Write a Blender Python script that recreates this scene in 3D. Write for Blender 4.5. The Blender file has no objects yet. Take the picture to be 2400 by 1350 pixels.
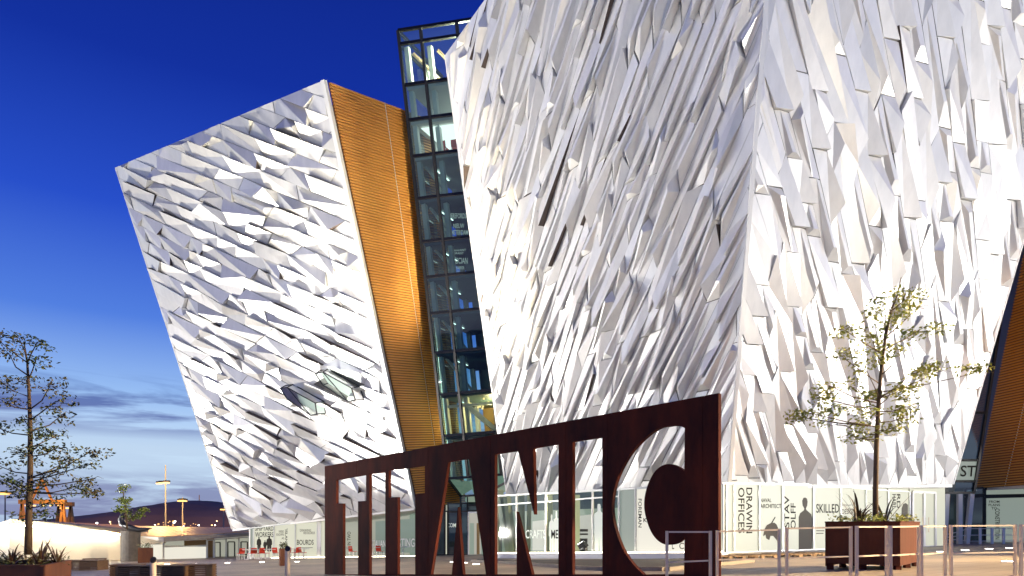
import bpy, bmesh, math, random
from mathutils import Vector, Matrix
R = math.radians
random.seed(7)
sc = bpy.context.scene
C = sc.collection

# ------------------------------------------------------------------ camera
F = 1600.0; CX = 1200.0; HY = 1232.0; CZ = 1.55      # photo pixels (2400 x 1350)
cam = bpy.data.cameras.new('camera'); cam.sensor_width = 36; cam.lens = F / 2400 * 36
cam.shift_y = (HY - 675) / 2400; cam.clip_end = 20000; cam.clip_start = 0.1
co = bpy.data.objects.new('camera', cam); C.objects.link(co)
co.location = (0, 0, CZ); co.rotation_euler = (R(90), 0, 0); sc.camera = co
sc.view_settings.view_transform = 'Standard'; sc.view_settings.look = 'None'
sc.view_settings.gamma = 1; sc.view_settings.exposure = 0.0
sc.render.resolution_x = 1024; sc.render.resolution_y = 576

# ------------------------------------------------------------------ sky (dusk)
w = bpy.data.worlds.new('World'); sc.world = w; w.use_nodes = True
nt = w.node_tree; nt.nodes.clear()
def N(tree, typ, **kw):
    n = tree.nodes.new(typ)
    for k, v in kw.items():
        if k in ('op',): n.operation = v
        elif hasattr(n, k): setattr(n, k, v)
    return n
def ramp(tree, stops, interp='LINEAR'):
    r = tree.nodes.new('ShaderNodeValToRGB'); e = r.color_ramp; e.interpolation = interp
    while len(e.elements) > 1: e.elements.remove(e.elements[-1])
    e.elements[0].position = stops[0][0]; e.elements[0].color = (*stops[0][1], 1)
    for p, c in stops[1:]:
        q = e.elements.new(p); q.color = (*c, 1)
    return r
L = nt.links.new
SKY_ELEV = R(-3.0); SKY_ROT = R(-60)
sky = nt.nodes.new('ShaderNodeTexSky'); sky.sky_type = 'NISHITA'; sky.sun_disc = False
sky.sun_elevation = SKY_ELEV; sky.sun_rotation = SKY_ROT; sky.ozone_density = 6; sky.dust_density = 0.4
tc = nt.nodes.new('ShaderNodeTexCoord')
sx = nt.nodes.new('ShaderNodeSeparateXYZ'); L(tc.outputs['Generated'], sx.inputs[0])
# twilight colour by height above the horizon
tw = ramp(nt, [(0.0, (.38, .48, .68)), (.02, (.50, .64, .83)), (.10, (.58, .75, .93)), (.17, (.31, .51, .88)), (.26, (.085, .215, .74)),
               (.38, (.020, .078, .58)), (.52, (.006, .030, .34)), (.75, (.003, .012, .17)), (1.0, (.002, .008, .12))])
L(sx.outputs['Z'], tw.inputs[0])
mixn = nt.nodes.new('ShaderNodeMix'); mixn.data_type = 'RGBA'; mixn.blend_type = 'ADD'
mixn.inputs[0].default_value = 1.0
sk_s = nt.nodes.new('ShaderNodeVectorMath'); sk_s.operation = 'SCALE'; sk_s.inputs['Scale'].default_value = 0.08
L(sky.outputs[0], sk_s.inputs[0]); L(tw.outputs[0], mixn.inputs[6]); L(sk_s.outputs[0], mixn.inputs[7])
# long streaks of low cloud: stretched noise over direction
mp = nt.nodes.new('ShaderNodeMapping'); mp.inputs['Scale'].default_value = (1.5, 1.5, 20.0)
mp.inputs['Location'].default_value = (3.6, .4, .12)
L(tc.outputs['Generated'], mp.inputs[0])
nz = nt.nodes.new('ShaderNodeTexNoise'); nz.inputs['Scale'].default_value = 1.3; nz.inputs['Detail'].default_value = 6
nz.inputs['Roughness'].default_value = .6; nz.inputs['Distortion'].default_value = .6
L(mp.outputs[0], nz.inputs['Vector'])
cr = ramp(nt, [(.46, (0, 0, 0)), (.57, (1, 1, 1))]); L(nz.outputs[0], cr.inputs[0])
band = ramp(nt, [(0.0, (.9, .9, .9)), (.05, (.8, .8, .8)), (.072, (.12, .12, .12)), (.11, (.12, .12, .12)), (.135, (1, 1, 1)), (.165, (.9, .9, .9)), (.195, (0, 0, 0))])
L(sx.outputs['Z'], band.inputs[0])
mul = nt.nodes.new('ShaderNodeMath'); mul.operation = 'MULTIPLY'; L(cr.outputs[0], mul.inputs[0]); L(band.outputs[0], mul.inputs[1])
mul2 = nt.nodes.new('ShaderNodeMath'); mul2.operation = 'MULTIPLY'; L(mul.outputs[0], mul2.inputs[0]); mul2.inputs[1].default_value = .85
ccol = ramp(nt, [(0.0, (.17, .16, .34)), (.1, (.11, .12, .36)), (.2, (.03, .085, .35))]); L(sx.outputs['Z'], ccol.inputs[0])
mc = nt.nodes.new('ShaderNodeMix'); mc.data_type = 'RGBA'
L(mul2.outputs[0], mc.inputs[0]); L(mixn.outputs[2], mc.inputs[6]); L(ccol.outputs[0], mc.inputs[7])
bg = nt.nodes.new('ShaderNodeBackground'); bg.inputs[1].default_value = 1.0
L(mc.outputs[2], bg.inputs[0])
wo = nt.nodes.new('ShaderNodeOutputWorld'); L(bg.outputs[0], wo.inputs[0])
# the last afterglow of the sun that has set
sl = bpy.data.lights.new('sun', 'SUN'); sl.energy = .12; sl.angle = R(25); sl.color = (1, .8, .62)
so = bpy.data.objects.new('sun', sl); C.objects.link(so)
so.rotation_euler = (R(82), 0, R(-60))

# ------------------------------------------------------------------ helpers
def P(px, py, D): return Vector(((px - CX) / F * D, D, CZ + (HY - py) / F * D))
def gz(x, y):
    x = max(-60, min(60, x)); y = max(-20, min(70, y))
    fx = .0425 * max(-8, min(8, x)) + (.02 * (x - 8) if x > 8 else 0) + (.02 * (x + 8) if x < -8 else 0)
    fy = -.031 * min(y, 25) - (.012 * (y - 25) if y > 25 else 0)
    return .691 + fx + fy
def G(px, py):
    d = 4.0
    while d < 300:
        p = P(px, py, d)
        if p.z <= gz(p.x, p.y): break
        d += .05
    p.z = gz(p.x, p.y); return p
def ground(x, y, dz=0): return Vector((x, y, gz(x, y) + dz))
def U(px, py, p0, n):                                   # pixel ray onto a plane
    d = Vector(((px - CX) / F, 1, (HY - py) / F)); o = Vector((0, 0, CZ))
    return o + d * ((p0 - o).dot(n) / d.dot(n))

def tag(o, label=None, cat=None, group=None, kind=None):
    if label: o['label'] = label
    if cat: o['category'] = cat
    if group: o['group'] = group
    if kind: o['kind'] = kind
    return o
def empty(name, loc, label=None, cat=None, group=None):
    o = bpy.data.objects.new(name, None); C.objects.link(o); o.location = loc; o.empty_display_size = .2
    ROOT[o.name] = Vector(loc)
    return tag(o, label, cat, group)
ROOT = {}
def root_of(o):
    while o.parent: o = o.parent
    return o
class MB:
    def __init__(s): s.v = []; s.f = []; s.m = []
    def poly(s, pts, m=0):
        i = len(s.v); s.v += [Vector(p) for p in pts]; s.f.append(tuple(range(i, i + len(pts)))); s.m.append(m); return s
    def quadstrip(s, a, b, m=0, close=False):           # two rings of equal length
        i = len(s.v); n = len(a); s.v += [Vector(p) for p in a] + [Vector(p) for p in b]
        for k in range(n if close else n - 1):
            s.f.append((i + k, i + (k + 1) % n, i + n + (k + 1) % n, i + n + k)); s.m.append(m)
        return s
    def prism(s, base, off, m=0):                       # closed polygon pushed along off
        off = Vector(off); b = [Vector(p) for p in base]; t = [p + off for p in b]
        s.poly(b[::-1], m); s.poly(t, m); s.quadstrip(b, t, m, True); return s
    def hexa(s, b, t, m=0):
        s.poly(list(b)[::-1], m); s.poly(t, m); s.quadstrip(b, t, m, True); return s
    def box(s, c, d, rz=0, m=0):
        c = Vector(c); x, y, z = [k / 2 for k in d]; ro = Matrix.Rotation(rz, 3, 'Z')
        b = [c + ro @ Vector((i * x, j * y, -z)) for i, j in ((-1, -1), (1, -1), (1, 1), (-1, 1))]
        return s.prism(b, (0, 0, 2 * z), m)
    def bar(s, p, q, w, h=None, up=(0, 0, 1), m=0):     # rectangular bar from p to q
        p = Vector(p); q = Vector(q); h = w if h is None else h
        d = (q - p).normalized(); up = Vector(up)
        if abs(d.dot(up)) > .99: up = Vector((0, 1, 0))
        sd = d.cross(up).normalized(); u = sd.cross(d).normalized()
        b = [p + sd * (i * w / 2) + u * (j * h / 2) for i, j in ((-1, -1), (1, -1), (1, 1), (-1, 1))]
        return s.prism(b, q - p, m)
    def tube(s, pts, rad, n=6, m=0, cap=True):
        pts = [Vector(p) for p in pts]; rings = []
        for k, p in enumerate(pts):
            d = (pts[min(k + 1, len(pts) - 1)] - pts[max(k - 1, 0)]).normalized()
            a = Vector((1, 0, 0)) if abs(d.x) < .8 else Vector((0, 1, 0))
            e = d.cross(a).normalized(); f = d.cross(e); r = rad[k] if hasattr(rad, '__len__') else rad
            rings.append([p + (e * math.cos(t) + f * math.sin(t)) * r for t in (2 * math.pi * i / n for i in range(n))])
        i0 = len(s.v)
        for r_ in rings: s.v += r_
        for k in range(len(rings) - 1):
            for i in range(n):
                a = i0 + k * n + i; b = i0 + k * n + (i + 1) % n
                s.f.append((a, b, b + n, a + n)); s.m.append(m)
        if cap:
            s.f.append(tuple(i0 + i for i in range(n))[::-1]); s.m.append(m)
            s.f.append(tuple(i0 + (len(rings) - 1) * n + i for i in range(n))); s.m.append(m)
        return s
    def build(s, name, mat, parent=None, smooth=False, kind=None, label=None, cat=None, group=None):
        off = ROOT.get(root_of(parent).name, Vector()) if parent else Vector()
        me = bpy.data.meshes.new(name); me.from_pydata([v - off for v in s.v], [], s.f)
        mats = mat if isinstance(mat, (list, tuple)) else [mat]
        for x in mats: me.materials.append(M[x])
        if len(mats) > 1: me.polygons.foreach_set('material_index', s.m)
        if smooth: me.polygons.foreach_set('use_smooth', [True] * len(s.f))
        me.update()
        o = bpy.data.objects.new(name, me); C.objects.link(o); o.parent = parent
        return tag(o, label, cat, group, kind)
def copy_tree(o, parent=None):
    c = o.copy(); C.objects.link(c); c.parent = parent
    for ch in list(o.children): copy_tree(ch, c)
    return c
def text_mesh(body, bl, br, tl, mat, parent, depth=.004, name='lettering', spacing=1.0):
    cu = bpy.data.curves.new('t', 'FONT'); cu.body = body; cu.space_character = spacing; cu.fill_mode = 'FRONT'
    cu.align_x = 'CENTER' if '\n' in body else 'LEFT'; cu.resolution_u = 3; cu.offset = .012
    to = bpy.data.objects.new('t', cu); C.objects.link(to)
    me = bpy.data.meshes.new_from_object(to.evaluated_get(bpy.context.evaluated_depsgraph_get()))
    bpy.data.objects.remove(to); bpy.data.curves.remove(cu)
    xs = [v.co.x for v in me.vertices]; ys = [v.co.y for v in me.vertices]
    x0, x1, y0, y1 = min(xs), max(xs), min(ys), max(ys)
    bl, br, tl = Vector(bl), Vector(br), Vector(tl)
    n = (br - bl).cross(tl - bl).normalized()
    off = ROOT.get(root_of(parent).name, Vector()) if parent else Vector()
    for v in me.vertices:
        v.co = bl + (br - bl) * ((v.co.x - x0) / (x1 - x0)) + (tl - bl) * ((v.co.y - y0) / (y1 - y0)) - off + n * depth
    me.name = name; me.materials.clear(); me.materials.append(M[mat])
    o = bpy.data.objects.new(name, me); C.objects.link(o); o.parent = parent
    return o

# ------------------------------------------------------------------ materials
M = {}
def mat(name, col, rough=.5, metal=0.0, noise=None, bump=None, emit=None, spec=.5, obj_var=0):
    m = bpy.data.materials.new(name); m.use_nodes = True; t = m.node_tree; b = t.nodes['Principled BSDF']
    b.inputs['Base Color'].default_value = (*col, 1); b.inputs['Roughness'].default_value = rough
    b.inputs['Metallic'].default_value = metal; b.inputs['Specular IOR Level'].default_value = spec
    if emit: b.inputs['Emission Color'].default_value = (*emit[0], 1); b.inputs['Emission Strength'].default_value = emit[1]
    src = None
    if noise:                                           # (scale, second colour, stretch)
        tcn = t.nodes.new('ShaderNodeTexCoord'); mpn = t.nodes.new('ShaderNodeMapping'); mpn.inputs['Scale'].default_value = noise[2] if len(noise) > 2 else (1, 1, 1)
        t.links.new(tcn.outputs['Object'], mpn.inputs[0])
        n = t.nodes.new('ShaderNodeTexNoise'); n.inputs['Scale'].default_value = noise[0]; n.inputs['Detail'].default_value = 6; n.inputs['Roughness'].default_value = .62
        t.links.new(mpn.outputs[0], n.inputs['Vector'])
        r = ramp(t, [(.32, col), (.68, noise[1])]); t.links.new(n.outputs[0], r.inputs[0]); src = r.outputs[0]
        if bump:
            bp = t.nodes.new('ShaderNodeBump'); bp.inputs['Strength'].default_value = bump; bp.inputs['Distance'].default_value = .02
            t.links.new(n.outputs[0], bp.inputs['Height']); t.links.new(bp.outputs[0], b.inputs['Normal'])
    if obj_var:
        oi = t.nodes.new('ShaderNodeObjectInfo'); ma = t.nodes.new('ShaderNodeMapRange')
        ma.inputs[3].default_value = 1 - obj_var; ma.inputs[4].default_value = 1.0
        t.links.new(oi.outputs['Random'], ma.inputs[0])
        vm = t.nodes.new('ShaderNodeVectorMath'); vm.operation = 'SCALE'; t.links.new(ma.outputs[0], vm.inputs['Scale'])
        if src: t.links.new(src, vm.inputs[0])
        else: vm.inputs[0].default_value = col
        src = vm.outputs[0]
    if src: t.links.new(src, b.inputs['Base Color'])
    M[name] = m; return m
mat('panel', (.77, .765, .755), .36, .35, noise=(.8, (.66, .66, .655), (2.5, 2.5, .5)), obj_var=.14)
mat('panel_gap_shade', (.07, .05, .042), .7)  # dark colour painted in for the shade inside slits of lifted panels
mat('shell', (.10, .095, .09), .7)
mat('soffit', (.78, .77, .74), .5)
mat('trim', (.70, .70, .68), .4, .3)
mat('louvre', (.74, .37, .085), .4, .3, noise=(.35, (.62, .28, .06)))
mat('louvre_back', (.22, .085, .02), .7)
mat('cream_wall', (.62, .55, .42), .7)
mat('frame_black', (.012, .012, .014), .35, .4)
mat('frame_pale', (.62, .63, .60), .4, .4)
mat('steel_white', (.70, .74, .70), .45)
mat('corten', (.105, .021, .010), .8, 0, spec=.15, noise=(1.3, (.030, .009, .008), (1, 1, .35)), bump=.25)
mat('corten_bright', (.16, .055, .022), .72, .15, noise=(2.6, (.095, .032, .018), (1, 1, .3)), bump=.25)
mat('stainless', (.78, .64, .48), .45, .1)
mat('dark_metal', (.05, .05, .055), .4, .6)
mat('concrete', (.33, .31, .28), .8, noise=(3, (.25, .235, .21)), bump=.2)
mat('stone_dark', (.15, .135, .115), .8, noise=(4, (.10, .09, .08)), bump=.3)
mat('white_wall', (.78, .76, .70), .6, noise=(1.2, (.70, .68, .63)))
mat('roof_gold', (.66, .38, .11), .5, .1, noise=(.6, (.54, .29, .08)))
mat('timber', (.16, .09, .045), .65, noise=(5, (.10, .055, .03), (1, 1, 6)), bump=.2)
mat('timber_pale', (.34, .24, .14), .7, noise=(5, (.24, .16, .09)), bump=.2)
mat('red_plastic', (.62, .05, .025), .4)
mat('white_plastic', (.78, .77, .74), .4)
mat('bark', (.13, .085, .045), .85, noise=(14, (.075, .05, .03), (1, 1, .3)), bump=.5)
mat('leaf', (.24, .30, .035), .5, noise=(1.6, (.36, .35, .06)))
mat('leaf_dark', (.045, .11, .032), .5, noise=(1.6, (.12, .085, .028)))
mat('leaf_bright', (.13, .20, .03), .5, noise=(2.5, (.20, .24, .05)))
mat('blade', (.045, .05, .02), .45, noise=(3, (.11, .04, .025)))
mat('soil', (.05, .035, .022), .95)
mat('asphalt', (.050, .047, .046), .75, noise=(30, (.075, .07, .066)), bump=.3)
mat('kerb', (.36, .31, .25), .75, noise=(5, (.28, .24, .19)))
mat('hill', (.24, .14, .11), .95, noise=(.004, (.16, .09, .075)))
mat('crane', (.55, .26, .05), .55, noise=(.1, (.42, .18, .04)))
mat('graphic', (.035, .032, .026), .8, spec=.1)
mat('graphic_soft', (.13, .12, .10), .8, spec=.1)
mat('corten_planter', (.11, .036, .018), .75, 0, spec=.2, noise=(2.4, (.07, .022, .012), (1, 1, .3)), bump=.25)
mat('graphic_pale', (.75, .80, .70), .5, emit=((.80, .90, .70), .25))
mat('interior', (.55, .55, .50), .7)
mat('interior_dark', (.06, .10, .10), .5)
mat('interior_warm', (.34, .21, .07), .6)
mat('fabric_dark', (.03, .03, .035), .8)
def emitter(name, col, s):
    mat(name, (.10, .10, .095), .4, spec=.25, emit=(col, s))
emitter('frost_lit', (.96, .96, .74), .64)
emitter('oriel_glow', (.75, .95, .85), .75)
emitter('stair_fill', (.85, 1.0, .95), 3.0)
emitter('frost_white', (1.0, .96, .82), .80)
emitter('frost_dim', (.62, .74, .64), .36)
emitter('reception', (1.0, .97, .86), .55)
emitter('strip_low', (1.0, .88, .62), 9.0)
emitter('board_letters', (.75, .85, .80), .42)
emitter('room_lit', (1.0, .96, .80), .40)
emitter('room_green', (.62, .80, .62), .34)
emitter('ceiling_lit', (1.0, .98, .93), 1.5)
emitter('strip_lamp', (1.0, .86, .58), 60.0)
emitter('lamp_white', (1.0, .97, .92), 14.0)
emitter('lamp_warm', (1.0, .60, .24), 2.2)
mat('green_steel', (.20, .25, .17), .5)
emitter('lamp_far', (1.0, .52, .15), 2.4)
def glass(name, tint, refl=.10, opac=0.0):
    m = bpy.data.materials.new(name); m.use_nodes = True; t = m.node_tree; t.nodes.clear()
    tr = t.nodes.new('ShaderNodeBsdfTransparent'); tr.inputs[0].default_value = (*tint, 1)
    gl = t.nodes.new('ShaderNodeBsdfGlossy'); gl.inputs['Roughness'].default_value = .03
    fr = t.nodes.new('ShaderNodeFresnel'); fr.inputs[0].default_value = 1.5
    ma = t.nodes.new('ShaderNodeMath'); ma.operation = 'ADD'; ma.inputs[1].default_value = refl - .04; t.links.new(fr.outputs[0], ma.inputs[0])
    mx = t.nodes.new('ShaderNodeMixShader'); t.links.new(ma.outputs[0], mx.inputs[0]); t.links.new(tr.outputs[0], mx.inputs[1]); t.links.new(gl.outputs[0], mx.inputs[2])
    o = t.nodes.new('ShaderNodeOutputMaterial'); t.links.new(mx.outputs[0], o.inputs[0]); M[name] = m
glass('glass', (.62, .84, .80), .12)
glass('glass_clear', (.90, .95, .92), .05)
glass('glass_dark', (.30, .42, .42), .12)
# paving: long granite setts with joints, broad stains
m = mat('paving', (.36, .30, .23), .48); t = m.node_tree; b = t.nodes['Principled BSDF']
tcn = t.nodes.new('ShaderNodeTexCoord'); mpn = t.nodes.new('ShaderNodeMapping'); mpn.inputs['Rotation'].default_value = (0, 0, R(-38))
t.links.new(tcn.outputs['Object'], mpn.inputs[0])
bk = t.nodes.new('ShaderNodeTexBrick'); bk.inputs['Scale'].default_value = 1.0; bk.inputs['Brick Width'].default_value = 1.5; bk.inputs['Row Height'].default_value = .6
bk.inputs['Mortar Size'].default_value = .012; bk.inputs['Color1'].default_value = (.50, .41, .30, 1); bk.inputs['Color2'].default_value = (.38, .31, .23, 1); bk.inputs['Mortar'].default_value = (.12, .10, .08, 1)
t.links.new(mpn.outputs[0], bk.inputs['Vector'])
n2 = t.nodes.new('ShaderNodeTexNoise'); n2.inputs['Scale'].default_value = .22; n2.inputs['Detail'].default_value = 5; t.links.new(tcn.outputs['Object'], n2.inputs['Vector'])
r2 = ramp(t, [(.35, (.62, .62, .64)), (.62, (1.05, 1.03, 1.0))]); t.links.new(n2.outputs[0], r2.inputs[0])
mm = t.nodes.new('ShaderNodeMix'); mm.data_type = 'RGBA'; mm.blend_type = 'MULTIPLY'; mm.inputs[0].default_value = 1
t.links.new(bk.outputs[0], mm.inputs[6]); t.links.new(r2.outputs[0], mm.inputs[7]); t.links.new(mm.outputs[2], b.inputs['Base Color'])
bp = t.nodes.new('ShaderNodeBump'); bp.inputs['Strength'].default_value = .35; bp.inputs['Distance'].default_value = .01
t.links.new(bk.outputs['Fac'], bp.inputs['Height']); bp.invert = True; t.links.new(bp.outputs[0], b.inputs['Normal'])
# ------------------------------------------------------------------ ground
xs = [-4000, -400, -120, -60] + [-56 + 4 * i for i in range(29)] + [60, 120, 400, 4000]
ys = [-30, -10] + [-8 + 3 * i for i in range(27)] + [75, 120, 400, 6000]
g = MB()
g.v = [Vector((x, y, gz(x, y) - (0.0 if y < 100 else 1.2))) for y in ys for x in xs]
nx = len(xs)
for j in range(len(ys) - 1):
    for i in range(nx - 1):
        a = j * nx + i; g.f.append((a, a + 1, a + nx + 1, a + nx)); g.m.append(0)
g.build('plaza', 'paving', smooth=True, kind='structure')
# dark service strip along the glazing left of the prow, with its kerb
top_e = [(1120, 1311), (1200, 1312), (1300, 1312), (1430, 1311), (1560, 1310), (1720, 1309)]
bot_e = [(1110, 1317), (1200, 1321), (1300, 1328), (1430, 1337), (1560, 1338), (1760, 1318)]
a = MB(); ta = [G(*p) + Vector((0, 0, .004)) for p in top_e]; ba = [G(*p) + Vector((0, 0, .004)) for p in bot_e]
def dens(pts, k=4):
    o = []
    for p, q in zip(pts, pts[1:]):
        for i in range(k):
            r = p.lerp(q, i / k); o.append(r)
    return o + [pts[-1]]
ta2 = [Vector((p.x, p.y, gz(p.x, p.y) + .012)) for p in dens(ta)]; ba2 = [Vector((p.x, p.y, gz(p.x, p.y) + .012)) for p in dens(ba)]
mid2 = [Vector(((p.x + q.x) / 2, (p.y + q.y) / 2, gz((p.x + q.x) / 2, (p.y + q.y) / 2) + .012)) for p, q in zip(ta2, ba2)]
a.quadstrip(ta2, mid2); a.quadstrip(mid2, ba2); a.build('service_road', 'asphalt', kind='structure')
k = MB()
for p, q in zip(ba2, ba2[1:]):
    d = (q - p); nn = Vector((d.y, -d.x, 0)).normalized() * .14
    k.hexa([p + Vector((0, 0, -.05)), q + Vector((0, 0, -.05)), q + nn + Vector((0, 0, -.05)), p + nn + Vector((0, 0, -.05))],
           [p + Vector((0, 0, .10)), q + Vector((0, 0, .10)), q + nn + Vector((0, 0, .10)), p + nn + Vector((0, 0, .10))])
k.build('kerb', 'kerb', kind='structure')

# ------------------------------------------------------------------ hull cladding
def clip_tri(poly, W, H):                                # cut a (u, v, h) polygon to the face
    for ax, lim, sg in ((0, 0.0, 1), (0, W, -1), (1, 0.0, 1), (1, H, -1)):
        out = []
        for k in range(len(poly)):
            p, q = poly[k], poly[(k + 1) % len(poly)]; dp, dq = sg * (p[ax] - lim), sg * (q[ax] - lim)
            if dp >= 0: out.append(p)
            if (dp < 0) != (dq < 0):
                t_ = dp / (dp - dq); out.append(tuple(p[c] + (q[c] - p[c]) * t_ for c in range(3)))
        poly = out
        if len(poly) < 3: return None
    return poly
def cladding(parent, quad, a, b, types, hr, seed, skip=None, dark=.5, lens=(.62, .8, 1.0, 1.0, 1.25, 1.5), edge=.5, cuts=(0,), top_px=-40):
    BL, BR, TR, TL = [Vector(p) for p in quad]
    W = ((BR - BL).length + (TR - TL).length) / 2; H = ((TL - BL).length + (TR - BR).length) / 2
    rnd = random.Random(seed)
    n = ((BR - BL) + (TR - TL)).cross((TL - BL) + (TR - BR)).normalized()
    def S(u, v, h=0.0):
        s = u / W; t_ = v / H
        return BL * (1 - s) * (1 - t_) + BR * s * (1 - t_) + TR * s * t_ + TL * (1 - s) * t_ + n * (h + .06)
    over = MB(); nover = 0; cnt = 0
    for i in range(-70, 70):                             # strips run along a; each is cut into lengths of its own
        x = -70.0 + rnd.uniform(0, 1.0); j = 0; k1 = rnd.choice(cuts)
        while x < 70:
            ln_ = rnd.choice(lens) * rnd.uniform(.9, 1.1); k0 = k1; k1 = rnd.choice(cuts)   # slant of the two end cuts
            while ln_ + k1 - k0 < .3: ln_ += .15
            x0 = x; x += ln_; j += 1
            def uv(s, t_):
                al = x0 + k0 * t_ + (ln_ + (k1 - k0) * t_) * s
                return (i * b[0] + al * a[0] + b[0] * t_ - 1.3, i * b[1] + al * a[1] + b[1] * t_ - .9)
            cn = [uv(0, 0), uv(1, 0), uv(1, 1), uv(0, 1)]
            us = [c[0] for c in cn]; vs = [c[1] for c in cn]
            if max(us) <= .05 or min(us) >= W - .05 or max(vs) <= .05 or min(vs) >= H - .05: continue
            cu = sum(us) / 4; cv = sum(vs) / 4
            wp = S(max(0, min(W, cu)), max(0, min(H, cv)))
            h = rnd.uniform(*hr) * min(1.0, .6 + .4 * ln_)
            key = rnd.random() * .6 + .4 * ((i * 7 + (j // 2) * 3) % 10) / 10   # neighbours in a strip tend to be of one kind
            ty = types[min(len(types) - 1, int(key * len(types)))]; inv = rnd.random() < .28
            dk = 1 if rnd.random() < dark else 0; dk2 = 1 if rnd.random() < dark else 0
            if skip and skip(wp): continue
            gi = .985
            def pt(s, t_, hh):
                if inv: s = 1 - s
                s = .5 + (s - .5) * gi; t_ = .5 + (t_ - .5) * .975
                u_, v_ = uv(s, t_); return (u_, v_, hh)
            T = []
            def tri(*p, m=0):
                for k in range(1, len(p) - 1): T.append((p[0], p[k], p[k + 1], m))
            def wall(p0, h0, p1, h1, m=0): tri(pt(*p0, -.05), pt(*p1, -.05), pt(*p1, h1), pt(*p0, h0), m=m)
            if ty == 'A':                                # raised strip with a cut end, often running out to a point
                w0 = rnd.uniform(.2, .4); w1 = w0 + rnd.uniform(.2, .36); e = rnd.uniform(.08, .22); tt = rnd.uniform(.05, .35)
                wm = (w0 + w1) / 2 + rnd.uniform(-.12, .2); tp = rnd.random() < .65
                c00, c01, c10, c11 = pt(0, 0, 0), pt(0, 1, 0), pt(1, 0, 0), pt(1, 1, 0)
                E1, E2 = pt(e, w0, h), pt(e, w1, h); T1, T2 = pt(1, wm - .02 if tp else w0 + .1, h * tt), pt(1, wm + .02 if tp else w1, h * tt)
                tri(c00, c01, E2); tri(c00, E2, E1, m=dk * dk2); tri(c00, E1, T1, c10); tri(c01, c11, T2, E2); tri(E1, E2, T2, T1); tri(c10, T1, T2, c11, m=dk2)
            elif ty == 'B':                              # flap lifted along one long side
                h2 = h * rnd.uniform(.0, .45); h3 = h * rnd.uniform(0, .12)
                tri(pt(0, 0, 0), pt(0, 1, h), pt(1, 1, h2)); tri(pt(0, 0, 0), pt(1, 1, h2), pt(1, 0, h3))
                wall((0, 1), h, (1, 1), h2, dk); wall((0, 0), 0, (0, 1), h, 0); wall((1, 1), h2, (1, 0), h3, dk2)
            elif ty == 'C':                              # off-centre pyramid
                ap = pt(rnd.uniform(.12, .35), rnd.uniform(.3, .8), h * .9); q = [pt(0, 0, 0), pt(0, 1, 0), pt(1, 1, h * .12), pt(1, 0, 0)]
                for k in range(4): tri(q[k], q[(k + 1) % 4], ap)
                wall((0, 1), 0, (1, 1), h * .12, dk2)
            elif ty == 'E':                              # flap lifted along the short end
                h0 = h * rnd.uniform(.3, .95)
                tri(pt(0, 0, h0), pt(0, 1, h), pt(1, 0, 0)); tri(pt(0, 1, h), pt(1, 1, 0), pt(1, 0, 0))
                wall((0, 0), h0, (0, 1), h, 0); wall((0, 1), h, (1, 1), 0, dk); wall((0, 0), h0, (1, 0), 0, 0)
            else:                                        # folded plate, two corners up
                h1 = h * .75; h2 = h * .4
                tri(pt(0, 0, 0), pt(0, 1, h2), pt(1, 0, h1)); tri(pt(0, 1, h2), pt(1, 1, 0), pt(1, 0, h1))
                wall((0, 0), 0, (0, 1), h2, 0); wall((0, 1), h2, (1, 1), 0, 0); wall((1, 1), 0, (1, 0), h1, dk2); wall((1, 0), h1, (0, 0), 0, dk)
            mb = MB()
            for (p, q, r, m) in T:
                c_ = clip_tri([p, q, r], W, H)
                if not c_: continue
                pts = []
                for (u, v, hh) in c_:                    # the relief dies out towards the hull's edges
                    d = min(u, W - u, v * .5, H - v) / edge; f_ = max(0.0, min(1.0, d)); pts.append(S(u, v, hh * f_ if hh > 0 else hh))
                mb.poly(pts, m)
            if not mb.f: continue
            py = HY - F * (wp.z - CZ) / wp.y; px = CX + F * wp.x / wp.y
            if py < top_px or px > 2430:
                o0 = len(over.v); over.v += mb.v; over.f += [tuple(k + o0 for k in f_) for f_ in mb.f]; over.m += mb.m; nover += 1
            else:
                pj = [(CX + F * v.x / v.y, HY - F * (v.z - CZ) / v.y) for v in mb.v]
                size = sum(abs(sum(pj[f_[k]][0] * pj[f_[(k + 1) % len(f_)]][1] - pj[f_[(k + 1) % len(f_)]][0] * pj[f_[k]][1] for k in range(len(f_)))) for f_ in mb.f)
                PANELS.setdefault(root_of(parent).name, []).append((size, mb, parent))
    if nover: over.build('outlying_panels', ['panel', 'panel_gap_shade'], parent, kind='stuff')

PANELS = {}
def fix_panels(root, limit=300):                         # the largest are pieces of their own, the rest one mesh
    lst = sorted(PANELS[root.name], key=lambda q: -q[0]); rest = MB()
    for k, (size, mb, parent) in enumerate(lst):
        if k < limit: mb.build('panel', ['panel', 'panel_gap_shade'], parent)
        else: o0 = len(rest.v); rest.v += mb.v; rest.f += [tuple(x + o0 for x in f_) for f_ in mb.f]; rest.m += mb.m
    if rest.f: rest.build('small_panels', ['panel', 'panel_gap_shade'], root, kind='stuff')
def sheet(parent, quad, off=.0):                         # the sheet that the panels are fixed to
    BL, BR, TR, TL = [Vector(p) for p in quad]; n = ((BR - BL) + (TR - TL)).cross((TL - BL) + (TR - BR)).normalized(); k = 14
    g_ = MB()
    for i in range(k + 1):
        for j in range(k + 1):
            s, t_ = j / k, i / k; g_.v.append(BL * (1 - s) * (1 - t_) + BR * s * (1 - t_) + TR * s * t_ + TL * (1 - s) * t_ + n * off)
    for i in range(k):
        for j in range(k):
            p = i * (k + 1) + j; g_.f.append((p, p + 1, p + k + 2, p + k + 1)); g_.m.append(0)
    return g_.build('cladding', 'shell', parent)
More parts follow.
